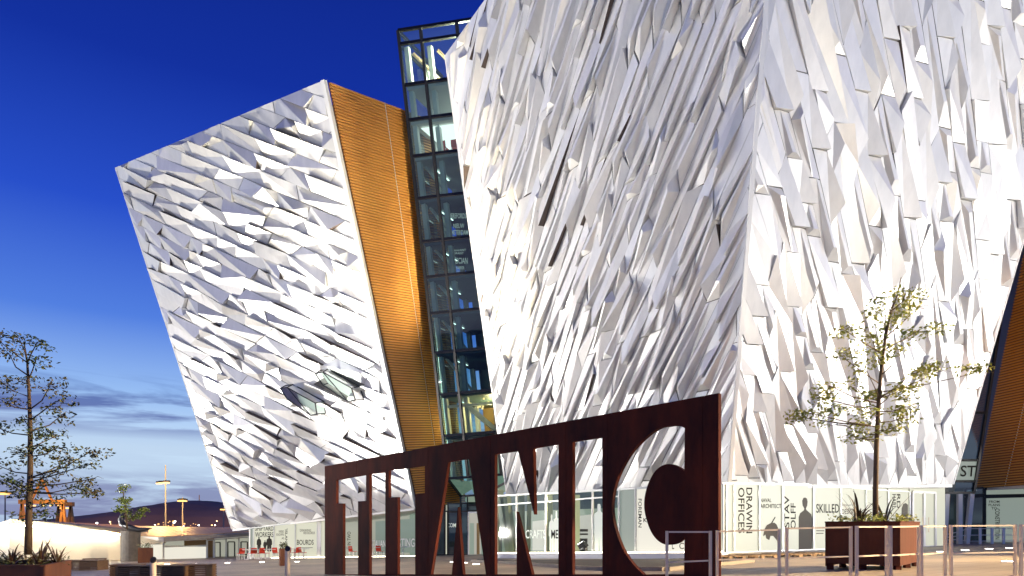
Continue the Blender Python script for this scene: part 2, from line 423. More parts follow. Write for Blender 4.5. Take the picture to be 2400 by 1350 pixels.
def core(parent, bot, top, push):                        # building body set back behind its cladding
    c = sum(bot + top, Vector()) / 8
    f_ = lambda p: p.lerp(Vector((c.x, c.y, p.z)), push)
    m_ = MB(); m_.hexa([f_(p) for p in bot], [f_(p) for p in top]); return m_.build('hull', 'shell', parent)

# ---- front wing: two clad faces meeting in a leaning prow
fLB = P(1190, 1165, 44.7); fPB = P(1708, 1137, 31.5); fRB = P(2232, 1135, 36.5)
fLT = P(1045, 130, 38.5); fPT = Vector((9.95, 23.7, 35.0)); fRT = Vector((28.6, 30.2, 35.0))
fBB = Vector((17, 54, 3.6)); fBT = Vector((15, 54, 33.0))
front = empty('clad_wing', (10, 40, 0.1), 'tall silver building wing with two faces of sharp folded panels meeting at a leaning prow', 'building', 'clad wings of the building')
core(front, [fLB, fPB, fRB, fBB], [fLT, fPT, fRT, fBT], .16)
port = sheet(front, (fLB, fPB, fPT, fLT))
star = sheet(front, (fPB, fRB, fRT, fPT))
cladding(port, (fLB, fPB, fPT, fLT), (1.6, 2.15), (.77, -.03), 'AABBEADABBCA', (.30, .58), 11, dark=.1, lens=(.6, .75, .9, 1.1, 1.35, 1.6), cuts=(0, -.42, -.42, -.3))
cladding(star, (fPB, fRB, fRT, fPT), (-1.2, 2.2), (.79, .0), 'AABBAADECBEA', (.20, .42), 23, dark=.1, lens=(.6, .75, .9, 1.1, 1.3, 1.6), cuts=(0, 0, .4, .55))
fix_panels(front)
e = MB(); e.bar(fPB + Vector((0, -.04, 0)), fPT + Vector((0, -.04, 0)), .16, .16); e.build('edge_trim', 'trim', front)
e = MB(); e.bar(fLB, fLT, .14); e.build('edge_trim', 'trim', front)
e = MB(); e.bar(fRB, fRT, .14); e.build('edge_trim', 'trim', front)
def soff(parent, pts, th=.16):
    s_ = MB(); s_.prism([p - Vector((0, 0, th)) for p in pts], (0, 0, th - .004)); return s_.build('soffit', 'soffit', parent)
soff(front, [fLB, fPB, fRB, fBB])

# ---- far wing on the left: one clad face, one louvred flank
lBL = P(545, 1240, 54); lBR = P(970, 1190, 47); lTL = P(272, 393, 48.5); lTR = P(757, 190, 39.05)
oBR = P(1090, 1177, 49.5); oTR = P(1010, 283, 43.2)
lBB = Vector((-14, 66, 1.6)); lBT = Vector((-18, 64, 27))
left = empty('clad_wing', (-14, 52, -1.0), 'silver building wing with zigzag folded panels and a golden louvred flank', 'building', 'clad wings of the building')
core(left, [lBL, lBR, oBR, lBB], [lTL, lTR, oTR, lBT], .16)
lclad = sheet(left, (lBL, lBR, lTR, lTL))
def lS(s, t_): return lBL * (1 - s) * (1 - t_) + lBR * s * (1 - t_) + lTR * s * t_ + lTL * (1 - s) * t_
def pix(p): return (CX + F * p.x / p.y, HY - F * (p.z - CZ) / p.y)
s0, t0 = min(((i / 60, j / 60) for i in range(61) for j in range(61)), key=lambda q: (pix(lS(*q))[0] - 762) ** 2 + (pix(lS(*q))[1] - 917) ** 2)
oc = lS(s0, t0); ln = (lS(s0 + .05, t0) - lS(s0 - .05, t0)).cross(lS(s0, t0 + .05) - lS(s0, t0 - .05)).normalized()
orl = [U(715, 934, oc, ln), U(735, 945, oc, ln), U(800, 900, oc, ln), U(820, 912, oc, ln)]
def near_oriel(p): return any((p - o).length < .72 for o in orl)
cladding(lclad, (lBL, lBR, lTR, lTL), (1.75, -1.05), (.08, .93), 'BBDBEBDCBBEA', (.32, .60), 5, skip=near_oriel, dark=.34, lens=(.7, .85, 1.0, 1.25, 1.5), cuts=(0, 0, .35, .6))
fix_panels(left)
e = MB(); e.bar(lBR + Vector((.05, -.05, 0)), lTR + Vector((.05, -.05, 0)), .26, .26); e.build('edge_trim', 'trim', left)
e = MB(); e.bar(lBL, lTL, .14); e.build('edge_trim', 'trim', left)
soff(left, [lBL, lBR, oBR, lBB])

def louvres(parent, quad, pitch, seams, off=.05):
    BL, BR, TR, TL = quad; n = (BR - BL).cross(TL - BL).normalized()
    b_ = MB(); b_.poly([p + n * .03 for p in quad]); b_.build('louvre_backing', 'louvre_back', parent)
    H = (TL - BL).length; k = int(H / pitch); m_ = MB(); edges = [0] + seams + [1]
    for i in range(k):
        t_ = (i + .5) / k; p = BL.lerp(TL, t_); q = BR.lerp(TR, t_)
        for s0, s1 in zip(edges, edges[1:]):
            a_ = p.lerp(q, s0) ; c_ = p.lerp(q, s1); d = (c_ - a_).normalized() * .035
            m_.bar(a_ + d + n * (.05 + off), c_ - d + n * (.05 + off), .09, pitch * .62, up=(TL - BL))
    m_.build('louvre_slats', 'louvre', parent, kind='stuff')
    for s in seams:
        v = MB(); v.bar(BL.lerp(BR, s) + n * .06, TL.lerp(TR, s) + n * .10, .04, .04); v.build('seam', 'trim', parent)
louvres(left, (lBR + Vector((.25, .1, 0)), oBR, oTR, lTR + Vector((.25, .1, 0))), .165, [.52])
hq = [U(x, y, lTR, (oBR - lBR).cross(lTR - lBR).normalized()) for x, y in ((868, 432), (945, 430), (934, 330), (866, 318))]
hn = (oBR - lBR).cross(lTR - lBR).normalized()

# ---- oriel windows of glass that break through the panels
for (pts) in ([(672, 903), (690, 900), (762, 940), (766, 968), (750, 972), (690, 930)], [(753, 868), (772, 864), (846, 905), (856, 936), (838, 940), (772, 897)]):
    w_ = [U(x, y, oc, ln) + ln * .12 for x, y in pts]
    ow = MB()
    inner = [p + ln * .02 for p in w_]; outer = [p.lerp(sum(w_, Vector()) / 6, .10) + ln * .75 for p in w_]
    ow.quadstrip(inner, outer, 0, True); ow.poly(outer); win = ow.build('window', 'glass_clear', left)
    fr = MB()
    for i_ in range(6):
        fr.bar(outer[i_], outer[(i_ + 1) % 6], .07); fr.bar(inner[i_], outer[i_], .06); fr.bar(inner[i_], inner[(i_ + 1) % 6], .06)
    fr.bar(outer[1], outer[4], .06)
    fr.build('window_frame', 'frame_black', win)
    bk_ = MB(); bk_.poly([p + ln * .05 for p in w_]); bk_.build('lit_reveal', 'oriel_glow', win)

# ---- louvred wing at the far right edge
rBL = P(2290, 1145, 45); rBR = P(2560, 1125, 38); rTL = P(2292 + 240, -40, 36); rTR = rTL + (rBR - rBL) * 1.25
right = empty('louvred_wing', (32, 46, .4), 'building wing with copper brown louvred wall leaning outwards', 'building', 'clad wings of the building')
body = MB(); body.hexa([rBL, rBR, rBR + Vector((6, 16, 0)), rBL + Vector((6, 16, 0))], [rTL, rTR, rTR + Vector((6, 16, 0)), rTL + Vector((6, 16, 0))]); body.build('hull', 'shell', right)
louvres(right, (rBL, rBR, rTR, rTL), .17, [.28, .62])
soff(right, [rBL, rBR, rBR + Vector((6, 16, 0)), rBL + Vector((6, 16, 0))])
# ------------------------------------------------------------------ glass tower between the wings
tower = empty('glass_tower', (-2, 46, -.5), 'slim leaning glass stair tower wedged between two clad wings', 'building')
rows_l = [(933, 72), (938, 104), (948, 200), (960, 282), (969, 367), (981, 466), (991, 567), (1001, 650), (1010, 735), (1020, 827), (1030, 925), (1041, 1022), (1049, 1122)]
tTL = P(933, 72, 40.5); tBL = P(1049, 1122, 46.2); tTR = P(1130, 42, 39.6); tBR = P(1230, 1108, 45.4)
tn = (tTR - tTL).cross(tBL - tTL).normalized()
if tn.y > 0: tn = -tn
def TP(s, t_): return tTL.lerp(tBL, t_).lerp(tTR.lerp(tBR, t_), s)
ts = []
for x, y in rows_l:
    ts.append(min(1, max(0, (y - 72) / (1122 - 72))))
# correct for perspective: solve t along the left edge for each pixel row
def t_of(y):
    lo, hi = 0, 1
    for _ in range(40):
        md = (lo + hi) / 2; p = tTL.lerp(tBL, md); yy = HY - F * (p.z - CZ) / p.y
        if yy < y: lo = md
        else: hi = md
    return lo
ts = [t_of(y) for x, y in rows_l]; ts[0] = 0; ts[-1] = 1
cols = [0, .27, .70, 1.0]
back = Vector((2.2, 4.2, 0))
fr = MB()
for t_ in ts: fr.bar(TP(0, t_), TP(1, t_), .16, .16)
for s in cols: fr.bar(TP(s, 0), TP(s, 1), .17, .17)
fr.bar(TP(0, 0), TP(0, 0) + back, .16); fr.bar(TP(0, ts[1]), TP(0, ts[1]) + back, .16)
frame = fr.build('frame', 'frame_black', tower)
for i in range(len(ts) - 1):
    for j in range(len(cols) - 1):
        p = MB(); p.poly([TP(cols[j], ts[i + 1]), TP(cols[j + 1], ts[i + 1]), TP(cols[j + 1], ts[i]), TP(cols[j], ts[i])]); p.build('pane', 'glass', tower)
    p = MB(); p.poly([TP(0, ts[i + 1]), TP(0, ts[i + 1]) + back, TP(0, ts[i]) + back, TP(0, ts[i])]); p.build('side_pane', 'glass', tower)
# floors, lit rooms, columns
for i, t_ in enumerate(ts[1:-1], 1):
    s = MB(); a_ = TP(0.03, t_) - tn * .12; b_ = TP(1, t_) - tn * .12
    s.hexa([a_ - Vector((0, 0, .25)), b_ - Vector((0, 0, .25)), b_ + back - Vector((0, 0, .25)), a_ + back - Vector((0, 0, .25))], [a_, b_, b_ + back, a_ + back])
    if i >= 2: s.build('floor_slab', 'interior' if i in (2, 3, 4) else 'interior_dark', tower)
for i in range(len(ts) - 1):
    m_ = {1: 'cream_wall', 2: 'interior_dark', 3: 'room_lit', 10: 'interior_warm', 11: 'room_green'}.get(i, 'interior_dark')
    if i == 0 or m_ is None: continue
    q = [TP(.1, ts[i + 1]) + back, TP(1, ts[i + 1]) + back, TP(1, ts[i]) + back, TP(.1, ts[i]) + back]
    b_ = MB(); b_.poly(q); b_.build('back_wall', m_, tower)
def ceil_light(i, s0, s1, d0, d1, mt):
    t_ = ts[i]; z = Vector((0, 0, -.30))
    q = [TP(s0, t_) + back * d0 + z, TP(s1, t_) + back * d0 + z, TP(s1, t_) + back * d1 + z, TP(s0, t_) + back * d1 + z]
    b_ = MB(); b_.poly(q); b_.build('ceiling_light', mt, tower)
[ceil_light(i_, .135, .155, .3, .6, 'stair_fill') for i_ in range(4, 11)]; ceil_light(3, .1, 1, .1, .95, 'ceiling_lit'); ceil_light(2, .45, 1, .5, .95, 'ceiling_lit')  # the narrow stair strips are fills added to brighten the columns
b_ = MB(); b_.hexa(*[[TP(.2, ts[3]) + back * .5 + Vector((0, 0, z)), TP(1, ts[3]) + back * .5 + Vector((0, 0, z)), TP(1, ts[3]) + back * .6 + Vector((0, 0, z)), TP(.2, ts[3]) + back * .6 + Vector((0, 0, z))] for z in (0.05, 1.1)]); b_.build('parapet', 'ceiling_lit', tower)
lb = MB(); lb.box(TP(.55, ts[2]) + back * .5 + Vector((0, 0, .9)), (.35, .35, .2)); lb.build('spot_lamp', 'lamp_white', tower)
pl_ = bpy.data.lights.new('tower_lamp', 'POINT'); pl_.energy = 2600; pl_.color = (1, .85, .6); pl_.shadow_soft_size = .2; po = bpy.data.objects.new('tower_lamp', pl_); C.objects.link(po); po.location = TP(.55, ts[2]) + back * .35 + Vector((0, 0, 1.2))
for k_ in range(3):                                      # roof truss in the top storey
    r_ = MB(); r_.bar(TP(.05 + .3 * k_, ts[1]) + back * .2, TP(.35 + .3 * k_, ts[2]) + back * .8 + Vector((0, 0, .6)), .14); r_.build('roof_strut', 'timber_pale', tower)
for s, dd in ((.045, .08), (.05, .5), (.30, .12), (.06, .9)):
    c_ = MB(); c_.bar(TP(s, ts[1]) + back * dd, TP(s, 1) + back * dd, .28, .28); c_.build('column', 'steel_white', tower)
for i in range(4, 10):                                   # slanting braces by the left column
    c_ = MB(); c_.bar(TP(.05, ts[i]) + back * .15, TP(.22, ts[i + 1]) + back * .7, .14, .14); c_.build('brace', 'steel_white', tower)
c_ = MB(); c_.bar(TP(.27, ts[10]) + back * .15 - Vector((0, 0, .6)), TP(.66, ts[11]) + back * .15, .34, .3); c_.build('brace', 'steel_white', tower)
c_ = MB(); c_.bar(TP(.02, ts[10]) + back * .12 - Vector((0, 0, .75)), TP(1, ts[10]) + back * .12 - Vector((0, 0, .75)), .16, .16); c_.build('beam', 'steel_white', tower)
rl = random.Random(3)
for k_ in range(16):
    l_ = MB(); pp = TP(.25 + .03 * k_ + rl.uniform(-.01, .01), ts[10]) + back * rl.uniform(.2, .5) - Vector((0, 0, .45 + .25 * math.sin(k_ * .5) + rl.uniform(-.08, .08)))
    l_.box(pp, (.12, .12, .1)); l_.build('string_lamp', 'lamp_warm', tower)
wl = bpy.data.lights.new('warm_lamp', 'POINT'); wl.energy = 420; wl.color = (1, .66, .3); wl.shadow_soft_size = .3; wlo = bpy.data.objects.new('warm_lamp', wl); C.objects.link(wlo); wlo.location = TP(.5, ts[10]) + back * .45 - Vector((0, 0, .9))
# name board with ships' names on the dark storeys
bn = [TP(.40, ts[7]) + back * .25, TP(.98, ts[7]) + back * .25, TP(.98, ts[5]) + back * .25, TP(.40, ts[5]) + back * .25]
b_ = MB(); b_.poly(bn); board = b_.build('name_board', 'interior_dark', tower)
bnm = (bn[1] - bn[0]).cross(bn[3] - bn[0]).normalized()
def tx(body, x0, x1, yb, yt, m_='board_letters', parent=board, pl=(bn[0], bnm), off=.02):
    p0, nn = pl; f_ = lambda x, y: U(x, y, p0 - Vector((0, off, 0)), nn)
    return text_mesh(body, f_(x0, yb), f_(x1, yb), f_(x0, yt), m_, parent)
tx('HEREFORDSHIRE', 1052, 1108, 512, 500); tx('NIEUW\nAMSTERDAM', 1052, 1097, 550, 524); tx('RMS\nEMPRESS', 1052, 1084, 577, 553)
tx('BESTIAN\nPRESIDENT\nGRANT', 1058, 1092, 596, 576); tx('GALICIAN', 1054, 1096, 618, 604); tx('HOLY WARRIOR\nCASTLE', 1056, 1088, 642, 624); tx('CUNARD', 1096, 1122, 655, 646)
# stools and chairs stacked behind the glass of the lit storey are one small set of chairs
bot = MB(); tip = P(1080, 1163, 47.6); q0 = TP(0, 1); q1 = TP(1, 1); q2 = TP(1, 1) + back; tip2 = P(1130, 1160, 47.0)
bot.poly([q0, tip, tip2, q1]); bot.poly([q0, TP(0, 1) + back, tip]); bot.build('sloping_pane', 'glass', tower)
fb = MB()
for a_, c_ in ((q0, tip), (tip, tip2), (tip2, q1)): fb.bar(a_, c_, .14)
fb.build('lower_frame', 'frame_black', tower)
gl = MB(); gl.poly([q0 + back * .6, tip + back * .4, tip2 + back * .4, q1 + back * .6]); gl.build('lit_soffit', 'room_green', tower)

# ------------------------------------------------------------------ ground-floor glazing
def wall_line(pA, pB):                                   # two ground points -> vertical plane facing the camera
    d = (pB - pA); n = Vector((d.y, -d.x, 0)).normalized()
    if n.y > 0: n = -n
    return pA, n
def bay(parent, pl, x0, x1, yb, yt, m_, mull=.09, mm_='frame_pale', back_m=None, depth=3.0):
    """one bay: pane + frame (+ room behind); yb, yt = (left, right) pixel rows"""
    p0, n = pl
    q = [U(x0, yb[0], p0, n), U(x1, yb[1], p0, n), U(x1, yt[1], p0, n), U(x0, yt[0], p0, n)]
    p = MB(); p.poly(q); win = p.build('window', m_, parent)
    f_ = MB(); o = n * .03
    f_.bar(q[0] + o, q[3] + o, mull, .08, up=n); f_.bar(q[0] + o + Vector((0, 0, .04)), q[1] + o + Vector((0, 0, .04)), .08, mull * .9, up=(0, 0, 1)); f_.bar(q[3] + o, q[2] + o, .08, mull * .9, up=(0, 0, 1)); f_.bar(q[1] + o, q[2] + o, mull * .6, .08, up=n)
    f_.build('window_frame', mm_, win)
    if back_m:
        dd_ = depth + .05 * (int(x0) % 7); al = (q[1] - q[0]).normalized(); b_ = MB(); b_.poly([q[0] - n * dd_ - al * 2.2 - Vector((0, 0, .3)), q[1] - n * dd_ + al * 2.2 - Vector((0, 0, .3)), q[2] - n * dd_ + al * 2.2 + Vector((0, 0, .2)), q[3] - n * dd_ - al * 2.2 + Vector((0, 0, .2))]); b_.build('room_wall', back_m, win)
    return win, q
def gtext(body, win, pl, x0, x1, yb, yt, m_='graphic', rot=0):
    p0, n = pl; f_ = lambda x, y: U(x, y, p0 + n * .012, n)
    if rot == 0: a_ = (f_(x0, yb), f_(x1, yb), f_(x0, yt))
    elif rot == -90: a_ = (f_(x0, yt), f_(x0, yb), f_(x1, yt))
    else: a_ = (f_(x1, yb), f_(x1, yt), f_(x0, yb))
    return text_mesh(body, *a_, m_, win, depth=.0)
def gshape(pts, win, pl, m_='graphic', name='silhouette', off=.010):
    p0, n = pl; s = MB(); s.poly([U(x, y, p0 + n * off, n) for x, y in pts]); return s.build(name, m_, win)
def man(cx, yb, yt, w):                                  # outline of a standing figure with coat and cap
    h = yb - yt; o = [(-.10, 0), (-.13, .05), (-.12, .13), (-.16, .16), (-.38, .20), (-.48, .34), (-.50, .56), (-.36, .60), (-.34, .95), (-.12, 1), (-.03, .97), (0, .66), (.04, .97), (.14, 1), (.34, .95), (.36, .60), (.50, .54), (.47, .34), (.38, .20), (.16, .16), (.12, .13), (.13, .05), (.08, 0)]
    return [(cx + a_ * w, yt + b_ * h) for a_, b_ in o]

# right of the prow
gA = G(1706, 1301); gB = G(2185, 1281); plR = wall_line(gA, gB)
yb = lambda x: 1298 + (x - 1706) / 480 * -18
yt = lambda x: 1139 + max(0, (x - 1706)) / 480 * 6
edgesR = [1690, 1701, 1719, 1778, 1833, 1905, 1969, 2028, 2080, 2130]
bays = []
for x0, x1 in zip(edgesR, edgesR[1:]):
    bays.append(bay(front, plR, x0, x1, (yb(x0), yb(x1)), (yt(x0) - 6, yt(x1) - 6), 'frost_lit' if x0 > 1700 else 'frost_dim'))
tr = MB(); tr.bar(U(1905, 1137, plR[0] + plR[1] * .05, plR[1]), U(2130, 1153, plR[0] + plR[1] * .05, plR[1]), .06, .06); tr.build('transom', 'frame_pale', front)
gtext('OFFICES', bays[2][0], plR, 1730, 1745, 1250, 1143, rot=-90); gtext('DRAWIN', bays[2][0], plR, 1749, 1763, 1250, 1143, rot=-90)
gtext('NAVAL', bays[3][0], plR, 1782, 1808, 1177, 1168); gtext('ARCHITECT', bays[3][0], plR, 1782, 1831, 1191, 1181)
gshape([(1789, 1253), (1792, 1240), (1797, 1231), (1806, 1226), (1815, 1225), (1820, 1229), (1826, 1243), (1829, 1252), (1829, 1270), (1822, 1268), (1812, 1256), (1806, 1256), (1803, 1266), (1796, 1262), (1794, 1253), (1789, 1257)], bays[3][0], plR, name='hand_silhouette', m_='graphic_soft')
gshape([(1807, 1226), (1816, 1211), (1818, 1212), (1810, 1226)], bays[3][0], plR, name='pencil_silhouette')
gtext('STAV', bays[4][0], plR, 1838, 1850, 1237, 1162, rot=90); gtext('OLFF', bays[4][0], plR, 1853, 1865, 1240, 1179, rot=90)
gshape([(1872, 1290), (1872, 1240), (1872, 1212), (1875, 1203), (1884, 1196), (1885, 1192), (1881, 1184), (1880, 1174), (1883, 1167), (1887, 1166), (1891, 1168), (1893, 1175), (1892, 1185), (1889, 1192), (1890, 1195), (1901, 1205), (1904, 1215), (1904, 1250), (1903, 1290)], bays[4][0], plR, m_='graphic_soft')
gtext('SKILLED', bays[5][0], plR, 1913, 1967, 1202, 1181)
gtext('IN THE ART OF', bays[6][0], plR, 1973, 2003, 1186, 1182, 'graphic_soft'); gtext('DESIGN', bays[6][0], plR, 1973, 2004, 1205, 1193, 'graphic_soft')
gtext('HARL', bays[8][0], plR, 2091, 2100, 1192, 1158, rot=-90); gtext('RD', bays[8][0], plR, 2102, 2110, 1192, 1158, rot=-90)
gshape([(2113, 1225), (2113, 1192), (2117, 1181), (2123, 1179), (2128, 1183), (2128, 1225)], bays[8][0], plR, m_='graphic_soft')
gshape([(1913, 1243), (1932, 1243), (1932, 1245), (1913, 1245)], bays[5][0], plR, m_='graphic_soft', name='caption'); gshape([(1913, 1249), (1930, 1249), (1930, 1251), (1913, 1251)], bays[5][0], plR, m_='graphic_soft', name='caption')
# white double door at the end of that glazing
dq = [U(x, y, plR[0] + plR[1] * .04, plR[1]) for x, y in ((2137, 1283), (2190, 1281), (2190, 1155), (2137, 1153))]
d_ = MB(); d_.poly(dq); door = d_.build('door', 'frost_lit', front, label='white framed glass double door')
f_ = MB()
for i_ in range(4): f_.bar(dq[i_] + plR[1] * .04, dq[(i_ + 1) % 4] + plR[1] * .04, .13, .10, up=plR[1])
f_.bar((dq[0] + dq[1]) / 2 + plR[1] * .04, (dq[2] + dq[3]) / 2 + plR[1] * .04, .16, .10, up=plR[1]); f_.build('door_frame', 'white_plastic', door)
h_ = MB()
for sx_ in (-.16, .16): h_.bar((dq[0] + dq[1]) / 2 + plR[1] * .14 + Vector((sx_, 0, .8)), (dq[0] + dq[1]) / 2 + plR[1] * .14 + Vector((sx_, 0, 1.6)), .035)
h_.build('handle', 'stainless', door)
fq = [U(x, y, plR[0] + plR[1] * .01, plR[1]) for x, y in ((2130, 1153), (2215, 1157), (2215, 1133), (2130, 1133))]
f_ = MB(); f_.poly(fq); f_.build('fanlight', 'frost_lit', front)
fq = [U(x, y, plR[0] + plR[1] * .01, plR[1]) for x, y in ((2190, 1281), (2215, 1280), (2215, 1156), (2190, 1156))]
f_ = MB(); f_.poly(fq); f_.build('side_light', 'frost_lit', front)
pl_ = MB(); pl_.bar(U(1690, 1301, *plR) + plR[1] * .15, U(2215, 1282, *plR) + plR[1] * .15, .3, .16); pl_.build('plinth', 'concrete', front)
# left of the prow
hA = G(1166, 1309); hB = G(1700, 1308); plF = wall_line(hA + Vector((0, 0, .1)), hB)
def ytF(x): return 1166 - (x - 1190) / 518 * 28
for (x0, x1, m_, bm, dep) in ((1166, 1212, 'glass_clear', 'room_green', 4), (1212, 1280, 'glass_clear', 'room_green', 5), (1280, 1345, 'glass_clear', 'room_lit', 5.5), (1345, 1390, 'glass_clear', 'room_lit', 5.5), (1390, 1452, 'glass_clear', 'room_green', 5), (1452, 1491, 'frost_dim', None, 0), (1491, 1608, 'frost_white', None, 0), (1608, 1696, 'frost_lit', None, 0)):
    win, q = bay(front, plF, x0, x1, (1298, 1298), (ytF(x0) - 5, ytF(x1) - 5), m_, back_m=bm, depth=dep)
    if x0 == 1280:
        for cx_, yy in ((1293, 1206), (1304, 1198)): gshape(man(cx_, 1294, yy, 14), win, plF, 'graphic_pale')
        gtext('MEN', win, plF, 1292, 1318, 1262, 1242, 'graphic')
    if x0 == 1212: gtext('CRAFTS', win, plF, 1232, 1279, 1262, 1242, 'graphic_pale')
    if x0 == 1390: gshape(man(1404, 1297, 1181, 30), win, plF, 'graphic_pale')
    if x0 == 1491:
        gtext('FOREMAN', win, plF, 1496, 1504, 1236, 1169, 'graphic', rot=-90); gtext('K', win, plF, 1508, 1517, 1224, 1214, 'graphic'); gtext('C', win, plF, 1592, 1603, 1287, 1272, 'graphic_soft'); gtext('L', win, plF, 1575, 1580, 1287, 1270, 'graphic_soft')
tr = MB(); tr.bar(U(1166, 1184, plF[0] + plF[1] * .06, plF[1]), U(1452, 1163, plF[0] + plF[1] * .06, plF[1]), .07, .07); tr.build('transom', 'frame_pale', front)
sp = MB(); a_ = U(1160, 1303, plF[0] + plF[1] * .25, plF[1]); c_ = U(1700, 1303, plF[0] + plF[1] * .25, plF[1]); sp.bar(a_, c_, .5, .24); sp.build('plinth', 'soffit', front)
ls = MB(); ls.bar(a_ + plF[1] * .2 + Vector((0, 0, .17)), c_ + plF[1] * .2 + Vector((0, 0, .17)), .06, .05); ls.build('strip_light', 'strip_low', front)
# lobby: white slanting desk, dark ceiling, counter and screens behind the clear bays
li = MB(); li.hexa([U(x, y, plF[0] - plF[1] * 3.2, plF[1]) for x, y in ((1248, 1290), (1400, 1290), (1400, 1204), (1248, 1222))], [U(x, y, plF[0] - plF[1] * 3.5, plF[1]) for x, y in ((1248, 1290), (1400, 1290), (1400, 1204), (1248, 1222))]); li.build('reception_wall', 'reception', front)
li = MB(); li.hexa([U(x, y, plF[0] - plF[1] * 3.6, plF[1]) for x, y in ((1170, 1200), (1450, 1190), (1450, 1150), (1170, 1165))], [U(x, y, plF[0] - plF[1] * 4, plF[1]) for x, y in ((1170, 1200), (1450, 1190), (1450, 1150), (1170, 1165))]); li.build('ceiling_fascia', 'interior_dark', front)
for (x0, x1, y0, y1) in ((1355, 1378, 1240, 1246), (1355, 1378, 1250, 1254), (1356, 1377, 1282, 1294), (1356, 1377, 1262, 1272)):
    s = MB(); s.hexa([U(x, y, plF[0] - plF[1] * 2.9, plF[1]) for x, y in ((x0, y1), (x1, y1), (x1, y0), (x0, y0))], [U(x, y, plF[0] - plF[1] * 3.1, plF[1]) for x, y in ((x0, y1), (x1, y1), (x1, y0), (x0, y0))]); s.build('shelf', 'graphic_soft', front)
for (xb, xt, wd) in ((1200, 1184, .34), (1226, 1222, .3), (1238, 1241, .24), (1287, 1286, .4), (1350, 1350, .36)):
    s = MB(); s.bar(U(xb, 1297, plF[0] - plF[1] * 1.0, plF[1]), U(xt, 1160, plF[0] - plF[1] * 1.0, plF[1]), wd, wd); s.build('column', 'green_steel', front)

# under the left wing
jA = G(588, 1310); jB = G(980, 1303); plL = wall_line(jA, jB)
ytL = lambda x: 1240 - (x - 545) / 425 * 50 + 3
winL = {}
for (x0, x1, m_, bm) in ((586, 595, 'frost_dim', None), (595, 643, 'frost_lit', None), (643, 693, 'frost_lit', None), (693, 744, 'frost_lit', None), (752, 800, 'frost_lit', None), (800, 868, 'glass_clear', 'room_lit'), (868, 912, 'glass_clear', 'room_lit'), (912, 985, 'glass_clear', 'room_lit')):
    winL[x0] = bay(left, plL, x0, x1, (1309 - (x0 - 588) * .015, 1309 - (x1 - 588) * .015), (ytL(x0), ytL(x1)), m_, mull=.10, mm_='frame_pale', back_m=bm, depth=4)[0]
gtext('SHIPYARD', winL[595], plL, 598, 641, 1244, 1233); gtext('WORKERS', winL[595], plL, 598, 641, 1259, 1247)
gshape(man(607, 1291, 1258, 11), winL[595], plL); gshape(man(631, 1293, 1256, 14), winL[595], plL); gshape(man(621, 1291, 1266, 8), winL[595], plL)
gtext('WERE', winL[643], plL, 653, 665, 1249, 1243, 'graphic_soft'); gtext('KNOWN', winL[643], plL, 648, 665, 1256, 1250, 'graphic_soft'); gtext('AS', winL[643], plL, 660, 666, 1264, 1259, 'graphic_soft')
gtext("'ISLAND", winL[643], plL, 668, 674, 1280, 1239, rot=-90)
gtext('DRAWING', winL[693], plL, 703, 729, 1246, 1240, 'graphic_soft'); gtext('HER BOURDS', winL[693], plL, 711, 738, 1252, 1246, 'graphic_soft'); gtext('BOURDS', winL[693], plL, 696, 735, 1277, 1265)
gshape([(696, 1283), (733, 1283), (733, 1284), (696, 1284)], winL[693], plL, name='caption')
gtext('ITALIANS', winL[868], plL, 872, 908, 1282, 1266, 'white_plastic'); gtext('LASTING', winL[912], plL, 918, 972, 1282, 1262, 'white_plastic')
gtext('IN TWO', winL[800], plL, 814, 822, 1278, 1246, rot=90)
fr_ = MB(); p0 = U(748, 1309, *plL); p1 = U(748, ytL(748), *plL); fr_.bar(p0, p1, .28, .12, up=plL[1]); fr_.build('door_post', 'white_plastic', left)
bk_ = MB(); bk_.bar(U(586, 1311, *plL) + plL[1] * .1, U(985, 1304, *plL) + plL[1] * .1, .25, .14); bk_.build('plinth', 'concrete', left)
ls = MB(); ls.bar(U(640, 1307, *plL) + plL[1] * .25, U(975, 1303, *plL) + plL[1] * .25, .08, .06); ls.build('strip_light', 'strip_low', left)
ib = MB(); ib.hexa(*[[U(x, y, plL[0] - plL[1] * d__, plL[1]) for x, y in ((880, 1296), (975, 1295), (975, 1215), (880, 1222))] for d__ in (2.0, 2.3)]); ib.build('screen', 'frost_dim', left)
fa = MB(); fa.poly([U(x, y, plL[0] + plL[1] * .02, plL[1]) for x, y in ((800, 1215), (985, 1200), (985, 1188), (800, 1205))]); fa.build('fascia', 'interior_dark', left)

# entrance between the wings, under the tower
eA = Vector((P(980, 1303, 49).x, 49, gz(-6.7, 49))); eB = Vector((P(1170, 1303, 47.5).x, 47.5, gz(-.9, 47.5))); plE = wall_line(eA, eB)
ent = tower
def ebay(x0, x1, y0, y1, m_, mm_='frame_black', bm=None, dep=3): return bay(ent, plE, x0, x1, (y1, y1), (y0, y0), m_, mull=.12, mm_=mm_, back_m=bm, depth=dep)[0]
ebay(985, 1043, 1182, 1302, 'glass_clear', bm='room_green'); w_ = ebay(1043, 1050, 1182, 1302, 'frost_lit'); w_ = ebay(1050, 1080, 1200, 1302, 'glass_dark', bm='interior_dark'); gtext('COMM', w_, plE, 1048, 1076, 1236, 1226, 'graphic_pale')
ebay(1043, 1096, 1180, 1200, 'glass_dark', bm='interior_dark'); ebay(1080, 1096, 1162, 1302, 'glass', bm='room_green')
dn = ebay(1097, 1140, 1201, 1303, 'room_lit', 'white_plastic')
for x0, x1 in ((1101, 1111), (1117, 1124), (1127, 1138)):
    s = MB(); s.poly([U(x, y, plE[0] + plE[1] * .05, plE[1]) for x, y in ((x0, 1299), (x1, 1299), (x1, 1226), (x0, 1226))]); s.build('door_leaf', 'interior_warm' if x0 == 1117 else 'room_green', dn)
